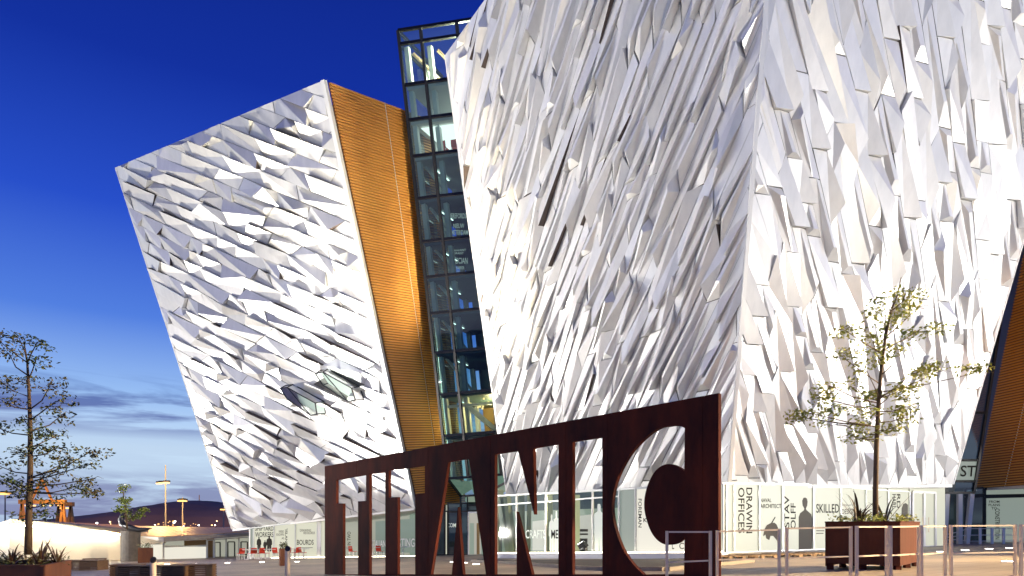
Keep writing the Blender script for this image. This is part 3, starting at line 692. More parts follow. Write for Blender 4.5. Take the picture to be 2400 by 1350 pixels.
ebay(1096, 1140, 1184, 1198, 'interior_dark'); ebay(1140, 1172, 1165, 1302, 'glass_clear', 'frame_pale', bm='room_green')
for (xb, yb_, xt, yt_, wd) in ((1197, 1300, 1168, 1150, .36), (1205, 1300, 1188, 1165, .30), (1168, 1300, 1175, 1150, .26)):
    s = MB(); s.bar(U(xb, yb_, plF[0] + plF[1] * -.4, plF[1]), U(xt, yt_, plF[0] + plF[1] * -.4, plF[1]), wd, wd); s.build('raking_column', 'green_steel', ent)

# glazed corner at the far right, between front wing and louvred wing
rg = empty('glazed_corner_box', (32, 42, 0.4), 'narrow tilted glass box with lettering beside the copper brown louvres', 'building')
gp = wall_line(Vector((27, 41.2, .4)), Vector((33, 41.6, .4)))
cs = [(2217, 1156), (2281, 1153), (2292, 1080), (2345, 730), (2420, 200), (2360, 200), (2300, 800), (2240, 1100)]
edge_r = lambda y: 2281 + (1153 - y) / 423 * 66
edge_l = lambda y: 2216 + (1153 - y) / 423 * 66
ysr = [1155, 1128, 1079, 968, 860, 740, 620, 500, 380]
for i_ in range(len(ysr) - 1):
    y0, y1 = ysr[i_], ysr[i_ + 1]
    q = [U(x, y, *gp) for x, y in ((edge_l(y0), y0), (edge_r(y0), y0), (edge_r(y1), y1), (edge_l(y1), y1))]
    p = MB(); p.poly(q); pn = p.build('pane', 'frost_dim' if i_ == 1 else 'glass', rg)
    f_ = MB()
    for k_ in range(4): f_.bar(q[k_] + gp[1] * .04, q[(k_ + 1) % 4] + gp[1] * .04, .14, .14)
    f_.build('pane_frame', 'frame_black', pn)
    b_ = MB(); b_.poly([v - gp[1] * 1.6 for v in q]); b_.build('room_wall', 'interior_warm' if i_ in (0, 2, 3) else 'interior_dark', pn)
    if i_ == 1: text_mesh('ST', U(2250, 1117, gp[0] + gp[1] * .1, gp[1]), U(2286, 1117, gp[0] + gp[1] * .1, gp[1]), U(2252, 1091, gp[0] + gp[1] * .1, gp[1]), 'graphic', pn)
low = [U(x, y, *gp) for x, y in ((2213, 1280), (2264, 1279), (2272, 1158), (2220, 1158))]
p = MB(); p.poly(low); p.build('lower_pane', 'glass_clear', rg)
b_ = MB(); b_.poly([v - gp[1] * 1.6 for v in low]); b_.build('room_wall', 'interior_warm', rg)
for (xb, xt) in ((2210, 2216), (2246, 2246), (2262, 2274)):
    s = MB(); s.bar(U(xb, 1281, *gp) + gp[1] * .1, U(xt, 1158, *gp) + gp[1] * .1, .26, .2, up=gp[1]); s.build('raking_post', 'white_plastic', rg)
# dark glazing under the louvred wing
qp = wall_line(Vector((30.5, 44.5, .4)), Vector((42, 40, .4)))
for (x0, x1, m_) in ((2262, 2305, 'glass_dark'), (2308, 2420, 'frost_dim'), (2420, 2560, 'frost_dim')):
    for (y0, y1) in ((1281, 1166), (1163, 1146)):
        wn, q = bay(right, qp, x0, x1, (y0, y0 - 2), (y1, y1 - 3), m_, mull=.14, mm_='frame_black', back_m='interior_dark' if m_ == 'glass_dark' else None)
        if x0 == 2308 and y0 == 1281:
            gtext('FROM\nPLANS\nTO', wn, qp, 2317, 2344, 1194, 1173); gtext('CONSTRUCTION', wn, qp, 2332, 2343, 1264, 1192, rot=-90)
# ------------------------------------------------------------------ steel plate sign with cut-out letters
sA = Vector((-7.63, 28.0, 0)); sB = Vector((4.57, 15.0, 0)); sd = (sB - sA).normalized(); sn = Vector((sd.y, -sd.x, 0))
if sn.y > 0: sn = -sn
def sz(px, py):
    p = U(px, py, sA, sn); return ((p - sA).dot(sd), p.z)
def arc(pts, k=5):                                       # smooth curve through pixel points
    o = []
    for i in range(len(pts) - 1):
        p0 = pts[max(i - 1, 0)]; p1 = pts[i]; p2 = pts[i + 1]; p3 = pts[min(i + 2, len(pts) - 1)]
        for j in range(k):
            t_ = j / k
            o.append(tuple(.5 * (2 * p1[d] + (p2[d] - p0[d]) * t_ + (2 * p0[d] - 5 * p1[d] + 4 * p2[d] - p3[d]) * t_ ** 2 + (3 * p1[d] - p0[d] - 3 * p2[d] + p3[d]) * t_ ** 3) for d in (0, 1)))
    return o + [pts[-1]]
YB = 1346
loops = [[(764, 1093), (1687, 922), (1687, 1352), (764, 1352)],
         [(791, 1125), (861, 1113), (861, 1174), (842, 1175), (842, YB), (807, YB), (807, 1180), (791, 1180)],
         [(869, 1111), (906, 1107), (906, YB), (869, YB)],
         [(914, 1103), (999, 1092), (999, 1157), (976, 1159), (976, YB), (935, YB), (935, 1165), (914, 1166)],
         [(1054, 1083), (1102, 1075), (1142, YB), (1088, YB), (1076, 1188), (1062, YB), (1013, YB)],
         [(1163, 1065), (1217, 1057), (1255, 1206), (1256, 1206), (1253, 1051), (1312, 1041), (1312, YB), (1250, YB), (1214, 1199), (1214, YB), (1163, YB)],
         [(1345, 1036), (1415, 1025), (1415, YB), (1345, YB)],
         arc([(1608, 1004), (1596, 999), (1575, 999), (1545, 1006), (1512, 1030), (1480, 1065), (1455, 1110), (1442, 1150), (1438, 1190), (1444, 1235), (1462, 1285), (1485, 1320), (1511, YB)]) + [(1606, YB), (1608, 1258)] +
         arc([(1607, 1258), (1596, 1270), (1580, 1276), (1562, 1276), (1545, 1267), (1530, 1248), (1519, 1220), (1513, 1190), (1515, 1160), (1524, 1130), (1538, 1105), (1556, 1091), (1575, 1088), (1592, 1094), (1607, 1104)])]
cu = bpy.data.curves.new('sign', 'CURVE'); cu.dimensions = '2D'; cu.fill_mode = 'BOTH'; cu.extrude = .055
for lp in loops:
    s = cu.splines.new('POLY'); s.points.add(len(lp) - 1); s.use_cyclic_u = True
    for k, (x, y) in enumerate(lp):
        a_, z_ = sz(x, y); s.points[k].co = (a_, z_, 0, 1)
to = bpy.data.objects.new('sign', cu); C.objects.link(to)
me = bpy.data.meshes.new_from_object(to.evaluated_get(bpy.context.evaluated_depsgraph_get())); bpy.data.objects.remove(to)
for v in me.vertices: v.co = sA + sd * v.co.x + Vector((0, 0, v.co.y)) + sn * v.co.z
me.materials.clear(); me.materials.append(M['corten']); me.name = 'letter_sign'
so_ = bpy.data.objects.new('steel_sign', me); C.objects.link(so_)
tag(so_, 'rusty steel plate sign with the big letters TITANIC cut out of it', 'sign')

for x, y0, y1 in ((1006, 1052, 1344), (1152, 1025, 1344), (1329, 993, 1344), (1427, 975, 1344), (1649, 934, 1344), (838, 1083, 1116)):
    a_ = U(x, y1, sA, sn) + sn * .056; b_ = U(x, y0, sA, sn) + sn * .056; m_ = MB(); m_.bar(a_, b_, .022, .012, up=sn); m_.build('weld_seam', 'corten', so_)
# ------------------------------------------------------------------ planters and trees
def leaf_cloud(mb, c, ax, n, size, rnd):
    for _ in range(n):
        while True:
            p = Vector((rnd.uniform(-1, 1), rnd.uniform(-1, 1), rnd.uniform(-1, 1)))
            if p.length < 1: break
        p = c + Vector((p.x * ax[0], p.y * ax[1], p.z * ax[2]))
        d = Vector((rnd.gauss(0, 1), rnd.gauss(0, 1), rnd.gauss(-.25, .6))).normalized(); e = d.cross(Vector((rnd.gauss(0, 1), rnd.gauss(0, 1), rnd.gauss(0, 1)))).normalized()
        s = size * rnd.uniform(.6, 1.25)
        mb.poly([p, p + d * s * .5 + e * s * .22, p + d * s, p + d * s * .5 - e * s * .22])
def tree(label, trunk, D, r0, clusters, leaf, lsize, seed, dens_=1.0, group=None, spread=.9):
    rnd = random.Random(seed); pts = [P(x, y, D) for x, y in trunk]
    t = empty('tree', pts[0], label, 'tree', group)
    n = len(pts); tb = MB(); tb.tube(pts, [r0 * (1 - .86 * i / (n - 1)) for i in range(n)], 8); tb.build('trunk', 'bark', t, smooth=True)
    br = MB(); lv = MB()
    for (x0, x1, y0, y1, ay) in clusters:
        # where the branch leaves the trunk
        att = min(range(n), key=lambda i: abs(trunk[i][1] - ay)); a = pts[att]
        for i in range(n - 1):
            if trunk[i][1] >= ay >= trunk[i + 1][1]:
                a = pts[i].lerp(pts[i + 1], (trunk[i][1] - ay) / max(1, trunk[i][1] - trunk[i + 1][1]))
        dd = rnd.uniform(-spread, spread); c = P((x0 + x1) / 2, (y0 + y1) / 2, D + dd)
        far = P(x0 if abs(x0 - trunk[0][0]) > abs(x1 - trunk[0][0]) else x1, (y0 + y1) / 2, D + dd * 1.3)
        m_ = a.lerp(c, .5) + Vector((rnd.uniform(-.05, .05), rnd.uniform(-.1, .1), -.04)); m2 = c.lerp(far, .5) + Vector((0, 0, rnd.uniform(-.05, .08)))
        br.tube([a, m_, c, m2, far], [r0 * .22, r0 * .17, r0 * .12, r0 * .07, r0 * .03], 5)
        w_ = (x1 - x0) / F * D / 2; h_ = (y1 - y0) / F * D / 2
        k = int(max(130, 60 * w_ * (h_ + .12) / (lsize * lsize) * .3) * dens_)
        # tufts strung along the twig
        tufts = max(2, int(w_ / .16))
        for q in range(tufts):
            tp = c + Vector((rnd.uniform(-1, 1) * w_, rnd.uniform(-.6, .6) * w_ * .7, rnd.uniform(-1, 1) * h_))
            br.tube([c.lerp(far, rnd.uniform(-.6, .8)), tp], [r0 * .08, r0 * .03], 4)
            leaf_cloud(lv, tp, (.26 * spread + .1, .26, .10 + h_ * .3), max(4, k // tufts), lsize, rnd)
    br.build('branches', 'bark', t, smooth=True)
    lv.build('crown', leaf, t)
    return t
def blades(root, c, n, ln_, rnd, wid=.05):
    b = MB()
    for _ in range(n):
        a = rnd.uniform(0, 2 * math.pi); tilt = rnd.uniform(.15, .95); l = ln_ * rnd.uniform(.55, 1.1); bend = rnd.uniform(.0, .5)
        d = Vector((math.cos(a), math.sin(a), 0)); side = Vector((-d.y, d.x, 0)); pv = c + d * rnd.uniform(0, .08); L_, R_ = [], []
        for k in range(6):
            s = k / 5; th = tilt + bend * s * s
            p = pv + (d * math.sin(th) + Vector((0, 0, math.cos(th)))) * (l * s) - Vector((0, 0, .18 * l * s ** 3 * bend))
            wd = wid * (1 - s ** 1.6) * .5 + .002; L_.append(p + side * wd); R_.append(p - side * wd)
        b.quadstrip(L_, R_)
    return b
def planter(label, corners, top, foot, cat_mat, seed, bl):
    """corners: four ground points (front-left, front-right, back-right, back-left)"""
    c0 = sum(corners, Vector()) / 4
    t = empty('planter', (c0.x, c0.y, gz(c0.x, c0.y)), label, 'planter', 'steel planters')
    th = .03
    names = []
    for i in range(4):
        p, q = corners[i], corners[(i + 1) % 4]; p = Vector((p.x, p.y, 0)); q = Vector((q.x, q.y, 0)); zb = max(gz(p.x, p.y), gz(q.x, q.y)) + foot
        m_ = MB(); d = (q - p).normalized(); n = Vector((-d.y, d.x, 0))
        e0, e1 = p + d * (.0 if i % 2 else .002), q - d * .002
        b = [Vector((v.x, v.y, zb)) for v in (e0, e1, e1 + n * th, e0 + n * th)]; m_.prism(b, (0, 0, top - zb)); m_.build('side_panel', cat_mat, t)
        lip = MB(); lip.bar(Vector((p.x, p.y, top)) + n * .04, Vector((q.x, q.y, top)) + n * .04, .10, .03); lip.build('rim', cat_mat, t)
        for v in (p.lerp(q, .05), p.lerp(q, .5)):
            l_ = MB(); g0 = gz(v.x, v.y); l_.box((v.x + n.x * .08, v.y + n.y * .08, (g0 + zb + .02) / 2), (.12, .12, zb + .02 - g0)); l_.build('foot', 'corten', t)
    s = MB(); s.poly([Vector((v.x, v.y, top - .08)) for v in corners]); s.build('soil', 'soil', t)
    return t
def shrub_fill(label, poly, z, seed, nblade, n_tuft, ln_, leafm, lsize=.07, hgt=.10):
    rnd = random.Random(seed); c = sum(poly, Vector()) / 4
    pl = empty('planting', (c.x, c.y, z - .06), label, 'plant')
    cov = MB()
    for _ in range(n_tuft):
        s, t_ = rnd.uniform(.04, .96), rnd.uniform(.04, .96); p = poly[0].lerp(poly[1], s).lerp(poly[3].lerp(poly[2], s), t_)
        leaf_cloud(cov, Vector((p.x, p.y, z + hgt * rnd.uniform(.1, .9))), (.14, .14, hgt), 16, lsize, rnd)
    cov.build('ground_cover', leafm, pl, kind='stuff')
    for (s, t_, k) in nblade:
        p = poly[0].lerp(poly[1], s).lerp(poly[3].lerp(poly[2], s), t_)
        blades(pl, Vector((p.x, p.y, z)), k, ln_, rnd).build('spiky_clump', 'blade', pl)
    return pl
# right planter: front-left, front-right corner nearest, right-back
D1 = 15.4
a0 = P(1934, 1334, 16.1); a1 = P(2110, 1338, 14.9); a2 = P(2156, 1330, 16.9)
a3 = a0 + (a2 - a1)
top1 = CZ + (HY - 1223) / F * 14.9
planter('square rust brown steel planter on feet standing behind the metal railing', [a0, a1, a2, a3], top1, .09, 'corten_planter', 1, None)
shrub_fill('low green shrubs with dark spiky leaves round the slim trunk in the square planter', [a0, a1, a2, a3], top1, 4, ((.35, .35, 15), (.62, .6, 13), (.2, .6, 9)), 46, .95, 'leaf', .085, .13)
tree('slim young tree with sparse layered leaves in the square planter', [(2052, 1240), (2052, 1150), (2054, 1050), (2058, 960), (2064, 880), (2074, 800), (2088, 730), (2104, 690), (2112, 650)], 16.0, .07,
     [(2040, 2110, 715, 745, 800), (2100, 2195, 700, 745, 790), (2050, 2110, 745, 760, 810), (2120, 2210, 745, 790, 820), (2090, 2160, 660, 700, 730), (2020, 2070, 780, 800, 850), (1960, 1996, 765, 780, 830), (1945, 2000, 820, 850, 900), (2030, 2080, 800, 850, 880),
      (2000, 2060, 850, 880, 930), (2070, 2130, 815, 860, 880), (2110, 2170, 860, 890, 935), (2160, 2235, 850, 895, 930), (2110, 2150, 890, 915, 935), (1915, 1990, 895, 920, 945), (1970, 2045, 895, 925, 940), (1900, 1950, 925, 940, 960), (1835, 1880, 965, 985, 1000),
      (1870, 1945, 960, 980, 1000), (1950, 2040, 935, 965, 975), (1930, 2030, 985, 1010, 1020), (1970, 2050, 1010, 1040, 1030), (2100, 2160, 940, 965, 965), (2080, 2160, 965, 990, 990), (2060, 2120, 900, 930, 950), (2260, 2330, 860, 885, 920), (2010, 2060, 920, 940, 955), (2075, 2110, 990, 1015, 1010)],
     'leaf', .105, 12, .95)
# left planter
b0 = P(-140, 1352, 13.6); b1 = P(106, 1334, 13.6); b2 = P(167, 1330, 15.6); b3 = b0 + (b2 - b1)
top2 = CZ + (HY - 1326) / F * 13.6
planter('rust brown steel planter with orange lit rim beside the slatted benches', [b0, b1, b2, b3], top2, .09, 'corten_bright', 2, None)
shrub_fill('bronze spiky plants and low shrubs round the trunk before the white pavilion', [b0, b1, b2, b3], top2, 9, ((.55, .4, 12), (.68, .5, 16), (.86, .3, 13), (.95, .6, 12), (.78, .7, 10)), 60, .62, 'leaf_dark', .075, .12)
tree('young tree with bronze tipped leaves growing before the white pavilion', [(66, 1300), (68, 1200), (71, 1100), (71, 1000), (68, 920), (64, 850), (56, 800)], 14.4, .075,
     [(25, 65, 785, 800, 850), (60, 115, 790, 815, 850), (70, 100, 830, 850, 890), (-20, 12, 780, 815, 850), (10, 40, 820, 850, 880), (-20, 20, 870, 915, 930), (30, 90, 870, 905, 930), (95, 135, 895, 920, 960), (-10, 30, 935, 950, 960), (100, 155, 925, 960, 985), (125, 165, 960, 985, 1010), (40, 70, 975, 990, 1000),
      (-20, 10, 995, 1010, 1020), (45, 100, 990, 1035, 1040), (90, 170, 1015, 1030, 1050), (20, 60, 1045, 1060, 1070), (70, 110, 1035, 1055, 1060), (110, 155, 1045, 1055, 1070), (-20, 30, 1080, 1110, 1110), (50, 90, 1075, 1090, 1100), (120, 200, 1070, 1090, 1120), (180, 240, 1050, 1070, 1120), (150, 222, 1085, 1105, 1130), (100, 150, 1100, 1115, 1120),
      (-20, 60, 1120, 1140, 1140), (190, 243, 1110, 1135, 1140), (20, 70, 1130, 1150, 1150), (90, 130, 1125, 1150, 1150), (130, 200, 1140, 1150, 1155), (205, 247, 1148, 1160, 1155), (10, 60, 1150, 1165, 1165), (80, 130, 1180, 1215, 1200), (40, 100, 1205, 1225, 1215), (90, 140, 1165, 1190, 1190)],
     'leaf_dark', .09, 21, .7, spread=.6)
tree('small bright green sapling standing behind the pavilion roof', [(298, 1240), (296, 1215), (293, 1185), (288, 1150), (286, 1138)], 34, .05,
     [(280, 294, 1138, 1152, 1165), (282, 312, 1160, 1185, 1200), (272, 300, 1180, 1205, 1210), (286, 312, 1190, 1215, 1215), (308, 330, 1195, 1215, 1220), (282, 300, 1165, 1178, 1190), (322, 345, 1186, 1194, 1225)], 'leaf_bright', .17, 33, .8, spread=.5)

# ------------------------------------------------------------------ metal barriers in front of planter and sign
def barrier(x0, x1, yt0, yt1, ym0, ym1, D0, D1_, i):
    a = P(x0, yt0, D0); c = P(x1, yt1, D1_)
    t = empty('barrier', ground((a.x + c.x) / 2, (a.y + c.y) / 2), ['metal barrier panel in front of the rusty letter sign', 'metal barrier panel in front of the backlit window graphics', 'metal barrier panel overlapping the edge of the square planter', 'narrow metal barrier panel across the front of the square planter', 'narrow metal barrier panel before the corner of the square planter', 'narrow metal barrier panel in front of the white double door', 'metal barrier panel in front of the white posts and dark glazing', 'metal barrier panel at the end of the row beyond the white posts'][i], 'barrier', 'metal barriers in a row')
    for p in (a, c):
        m_ = MB(); m_.box((p.x, p.y, (p.z + gz(p.x, p.y)) / 2), (.038, .05, p.z - gz(p.x, p.y) + .01)); m_.build('post', 'stainless', t)
        m_ = MB(); m_.box((p.x, p.y, gz(p.x, p.y) + .012), (.14, .12, .02)); m_.build('base_plate', 'stainless', t)
    d = (c - a).normalized() * .031
    m_ = MB(); m_.bar(a + d - Vector((0, 0, .012)), c - d - Vector((0, 0, .012)), .05, .026); m_.build('top_rail', 'stainless', t)
    m_ = MB(); m_.bar(P(x0, ym0, D0) + d, P(x1, ym1, D1_) - d, .03, .024); m_.build('mid_rail', 'stainless', t)
for i, bq in enumerate([(1563, 1665, 1245, 1245, 1318, 1314, 11, 10.9), (1681, 1826, 1244, 1240, 1312, 1309, 11.0, 11.2), (1844, 1994, 1237, 1234, 1308, 1304, 11.3, 11.5), (2008, 2078, 1233, 1233, 1304, 1301, 10.9, 11.6), (2087, 2153, 1233, 1232, 1302, 1298, 10.9, 11.7), (2159, 2215, 1232, 1232, 1300, 1295, 11.0, 11.8), (2229, 2379, 1231, 1230, 1297, 1294, 11.4, 11.7), (2393, 2520, 1230, 1229, 1296, 1294, 11.4, 11.8)]):
    barrier(*bq, i)
# white posts with rails along the ramp on the right
rp = empty('ramp_railing', ground(27, 39), 'white post railing with thin curved wires beside the ramp', 'railing')
wp = []
for x, xd in ((2269, 40.5), (2297, 40.2), (2325, 40), (2352, 39.8), (2380, 39.6)):
    b = P(x, 1281, xd); t_ = P(x, 1237, xd); b.z = gz(b.x, b.y); m_ = MB(); m_.box(((b.x), b.y, (b.z + t_.z) / 2), (.15, .06, t_.z - b.z)); m_.build('post', 'white_plastic', rp); wp.append((b, t_))
for f_ in (.95, .55, .18):
    pts = [P(2160, 1262 - 8 * (f_ - .5), 39), P(2205, 1262 - 14 * (f_ - .5), 39.4), P(2240, 1258 - 22 * (f_ - .5), 40)] + [b.lerp(t_, f_) for b, t_ in wp]
    m_ = MB(); m_.tube(pts, .022, 5); m_.build('wire', 'white_plastic', rp)

# ------------------------------------------------------------------ flush lights in the paving
def flush(px, py, label, r=.16):
    c = G(px, py); t = empty('ground_light', c, label, 'light', 'round lights set flush in the paving'); 
    m_ = MB(); m_.tube([c + Vector((0, 0, .0)), c + Vector((0, 0, .014))], [r + .03, r + .03], 14); m_.build('rim', 'stainless', t)
    m_ = MB(); m_.tube([c + Vector((0, 0, .012)), c + Vector((0, 0, .02))], [r, r], 14); m_.build('lens', 'lamp_white', t)
    return c
FL = []
for px, py, lb in [(1062, 1318, 'glowing flush ground light seen through the letter A'), (1088, 1320, 'glowing flush ground light seen through the letter A'), (1116, 1323, 'glowing flush ground light seen through the letter A'), (533, 1320, 'glowing flush ground light before the shipyard workers window'), (614, 1318, 'glowing flush ground light before the shipyard workers window'), (696, 1317, 'glowing flush ground light beside the steel bollard and drawing window'),
                   (392, 1323, 'glowing flush ground light behind the slatted benches'), (458, 1322, 'glowing flush ground light behind the slatted benches'), (2262, 1290, 'glowing flush ground light before the ramp posts'), (2318, 1287, 'glowing flush ground light before the ramp posts'), (2366, 1285, 'glowing flush ground light before the ramp posts'), (2364, 1317, 'glowing flush ground light on the open paving by the barriers'), (2205, 1294, 'glowing flush ground light by the white double door')]:
    FL.append(flush(px, py, lb))

# ------------------------------------------------------------------ pallets below the lettered windows
pal = empty('pallet', (0, 0, 0), 'flat wooden pallet lying under the lettered windows', 'pallet', 'wooden pallets under the windows')
for y_ in (-.5, 0, .5):
    m_ = MB(); m_.box((0, y_, .10), (1.2, .1, .02)); m_.build('stringer_board', 'timber_pale', pal)
    for x_ in (-.53, 0, .53): m_ = MB(); m_.box((x_, y_, .05), (.13, .1, .08)); m_.build('block', 'timber_pale', pal)
for k in range(7): m_ = MB(); m_.box((-.54 + .18 * k, 0, .122), (.11, 1.1, .02)); m_.build('deck_board', 'timber_pale', pal)
for i, (px, py, rz) in enumerate([(1700, 1309, .1), (1735, 1308, -.2), (1772, 1307, .15), (1832, 1305, .05), (1868, 1304, -.1), (1912, 1302, .2)]):
    o = pal if i == 0 else copy_tree(pal); o.location = G(px, py); o.rotation_euler = (0, 0, rz); o['label'] = 'flat wooden pallet ' + ['beside the letter sign end of the lettered windows', 'lying below the drawing offices lettering', 'lying below the naval architect lettering', 'lying below the hand and pencil graphic', 'lying below the robed figure graphic', 'lying below the skilled lettering by the planter'][i]

# ------------------------------------------------------------------ pavilion on the left
pv = empty('pavilion', P(160, 1312, 56), 'low white lit pavilion with sloping golden metal roof', 'building')
pv.location.z = -1.5; ROOT[pv.name] = Vector(pv.location)
w0 = P(-160, 1330, 50); w1 = P(24, 1222, 50); w1b = P(24, 1314, 50); w2 = P(284, 1247, 57); w2b = P(284, 1314, 57)
w0t = P(-160, 1290, 50)
def slab(name, pts, off, m_, par=pv):
    s = MB(); s.prism(pts, off); return s.build(name, m_, par)
slab('front_wall', [P(24, 1320, 50), P(284, 1318, 57), P(284, 1247, 57), P(24, 1223, 50)], (0, .3, 0), 'white_wall')
slab('gable_wall', [P(-160, 1320, 52), P(22, 1320, 50.2), P(22, 1223, 50.2), P(-160, 1282, 52)], (0, .3, 0), 'white_wall')
slab('roof_edge', [P(24, 1224, 49.6), P(330, 1250, 57.6), P(330, 1244, 57.6), P(28, 1216, 49.6)], (0, 1.2, .02), 'concrete')
slab('roof_edge', [P(-160, 1284, 51.6), P(24, 1224, 49.6), P(28, 1216, 49.6), P(-160, 1272, 51.6)], (0, 1.2, .02), 'concrete')
s = MB(); s.bar(P(30, 1230, 49.3), P(284, 1252, 56.6), .1, .06); s.build('strip_light', 'strip_lamp', pv)
s = MB(); s.bar(P(-100, 1272, 50.6), P(22, 1230, 49.4), .1, .06); s.build('strip_light', 'strip_lamp', pv)
# golden standing-seam roof: strips laid side by side
e0, e1, e2 = P(327, 1256, 55.5), P(384, 1259, 54), P(590, 1247, 57); r0, r1, r2 = P(90, 1222, 64), P(330, 1234, 66), P(590, 1239, 66)
def roof_strips(a0, a1, b0, b1, n, inset=.03):
    for i in range(n):
        s0, s1 = i / n, (i + 1) / n - .06 / n
        q = [a0.lerp(a1, s0), a0.lerp(a1, s1), b0.lerp(b1, s1), b0.lerp(b1, s0)]
        m_ = MB(); m_.prism(q, (0, 0, .06)); m_.build('roof_strip', 'roof_gold', pv)
roof_strips(e0, e1, r0.lerp(r1, .7), r1, 8); roof_strips(e1, e2, r1, r2, 18)
roof_strips(P(200, 1241, 57), e0, r0, r0.lerp(r1, .7), 8)
slab('fascia', [P(384, 1260, 53.9), P(590, 1248, 56.9), P(590, 1256, 56.9), P(384, 1270, 53.9)], (0, .25, 0), 'concrete')
slab('fascia', [P(327, 1257, 55.4), P(384, 1260, 53.9), P(384, 1270, 53.9), P(327, 1258, 55.4)], (0, .25, 0), 'white_wall')
pc = MB(); pc.tube([P(306, 1334, 52.6), P(306, 1244, 52.6)], .69, 20); pc.build('stone_pillar', 'stone_dark', pv)
plP = wall_line(P(382, 1316, 56.2), P(590, 1312, 58.5))
for (x0, x1, y0, y1, m_, bm) in ((384, 484, 1282, 1314, 'frost_white', None), (384, 484, 1268, 1281, 'glass_clear', 'room_lit'), (486, 500, 1266, 1314, 'glass_clear', 'interior_warm'), (502, 530, 1264, 1312, 'glass_clear', 'room_lit'), (530, 560, 1262, 1312, 'glass_clear', 'room_lit'), (560, 588, 1260, 1311, 'glass_clear', 'room_lit')):
    bay(pv, plP, x0, x1, (y1, y1), (y0, y0 - (x1 - x0) * .04), m_, mull=.10, back_m=bm, depth=4)
for (x0, x1, y0, y1) in ((503, 516, 1271, 1310), (534, 550, 1270, 1308), (565, 580, 1270, 1300)):
    q = [U(x, y, plP[0] - plP[1] * 2.5, plP[1]) for x, y in ((x0, y1), (x1, y1), (x1, y0), (x0, y0))]; m_ = MB()
    for k in range(4): m_.bar(q[k], q[(k + 1) % 4], .09)
    m_.build('display_stand', 'frame_black', pv)
plQ = wall_line(P(327, 1316, 58), P(384, 1316, 56.4))
bay(pv, plQ, 329, 352, (1313, 1313), (1277, 1277), 'frost_lit', back_m=None); bay(pv, plQ, 352, 383, (1315, 1315), (1275, 1275), 'frost_white', back_m=None)
slab('eaves_wall', [P(327, 1276, 57), P(384, 1273, 56), P(384, 1262, 56), P(327, 1258, 57)], (0, .3, 0), 'white_wall')
# dark curved sculpture on the roof's end
sp = [P(300, 1200, 50), P(287, 1207, 50), P(283, 1217, 50), P(287, 1228, 50), P(303, 1237, 50), P(325, 1242, 50), P(345, 1240, 50), P(356, 1238, 50)]
m_ = MB(); m_.tube(sp, [.06, .16, .22, .26, .25, .18, .09, .02], 8); m_.build('sculpture', 'dark_metal', None, smooth=True, label='dark curved horn shaped sculpture resting on the stone pillar', cat='sculpture')
# small box planters
def small_planter(px, py, w_, h_, D, label):
    c = P(px, py, D); c.z = gz(c.x, c.y) if abs(gz(c.x, c.y) - c.z) < .6 else c.z
    t = empty('box_planter', c, label, 'planter'); m_ = MB(); m_.box(c + Vector((0, 0, h_ / 2)), (w_, w_, h_), .5); m_.build('box', 'corten_bright', t)
    lv = MB(); leaf_cloud(lv, c + Vector((0, 0, h_ + .15)), (w_ * .5, w_ * .5, .25), 90, .16, random.Random(px)); lv.build('foliage', 'leaf_dark', t)
small_planter(341, 1321, .95, 1.05, 48, 'tall grey brown box planter beside the stone pillar')
small_planter(664, 1326, .42, .95, 38, 'narrow brown box planter half hidden by the bollard before the island window')

# ------------------------------------------------------------------ slatted benches
def bench(px, py, L_, rz, label, backed=False):
    c = G(px, py); t = empty('bench', c, label, 'bench', 'slatted wooden benches'); t.rotation_euler = (0, 0, 0)
    ro = Matrix.Rotation(rz, 3, 'Z'); W_ = .9
    for k in range(6):
        for sy in (-1, 1):
            m_ = MB(); o = ro @ Vector((0, sy * W_ / 2, 0)); m_.box(c + o + Vector((0, 0, .06 + .075 * k)), (L_, .05, .045), rz); m_.build('side_slat', 'timber', t)
    for k in range(8):
        m_ = MB(); o = ro @ Vector((0, -W_ / 2 + .06 + k * (W_ - .12) / 7, 0)); m_.box(c + o + Vector((0, 0, .525)), (L_ + .02, .085, .04), rz); m_.build('seat_slat', 'timber', t)
    n = max(2, int(L_ / .9) + 1)
    for k in range(n):
        m_ = MB(); o = ro @ Vector((-L_ / 2 + .05 + k * (L_ - .1) / (n - 1), 0, 0)); m_.box(c + o + Vector((0, 0, .25)), (.06, W_ - .07, .5), rz); m_.build('post', 'timber', t)
bench(365, 1357, 2.7, .0, 'long slatted timber bench between the stone pillar and the steel bollard')
bench(450, 1354, 1.6, .0, 'short slatted timber bench beside the dark open paving')
bench(300, 1352, 1.2, .25, 'slatted timber bench in front of the stone pillar')
bench(198, 1336, 2.2, -.1, 'low slatted timber bench against the white pavilion wall next to the rust planter')
bench(222, 1330, 1.2, .5, 'slatted timber bench with upright slats before the white pavilion wall')

# ------------------------------------------------------------------ bollards
def bollard(px, ytop, D, r, label):
    t0 = P(px, ytop, D); b0_ = ground(t0.x, t0.y); t = empty('bollard', b0_, label, 'bollard', 'stainless steel bollards')
    m_ = MB(); n = 20; ring = [(math.cos(2 * math.pi * i / n) * r, math.sin(2 * math.pi * i / n) * r) for i in range(n)]
    lo = [b0_ + Vector((x, y, 0)) for x, y in ring]; hi = [Vector((t0.x + x, t0.y + y, t0.z - .08 + .9 * y - .3 * x)) for x, y in ring]
    m_.quadstrip(lo, hi, 0, True); m_.build('tube', 'stainless', t, smooth=True); cp = MB(); cp.prism([v - Vector((0, 0, .004)) for v in hi], (0, 0, .02)); cp.build('slanted_cap', 'dark_metal', t)
    bs = MB(); bs.tube([b0_, b0_ + Vector((0, 0, .03))], [r * 1.3, r * 1.3], 16); bs.build('base_ring', 'stainless', t)
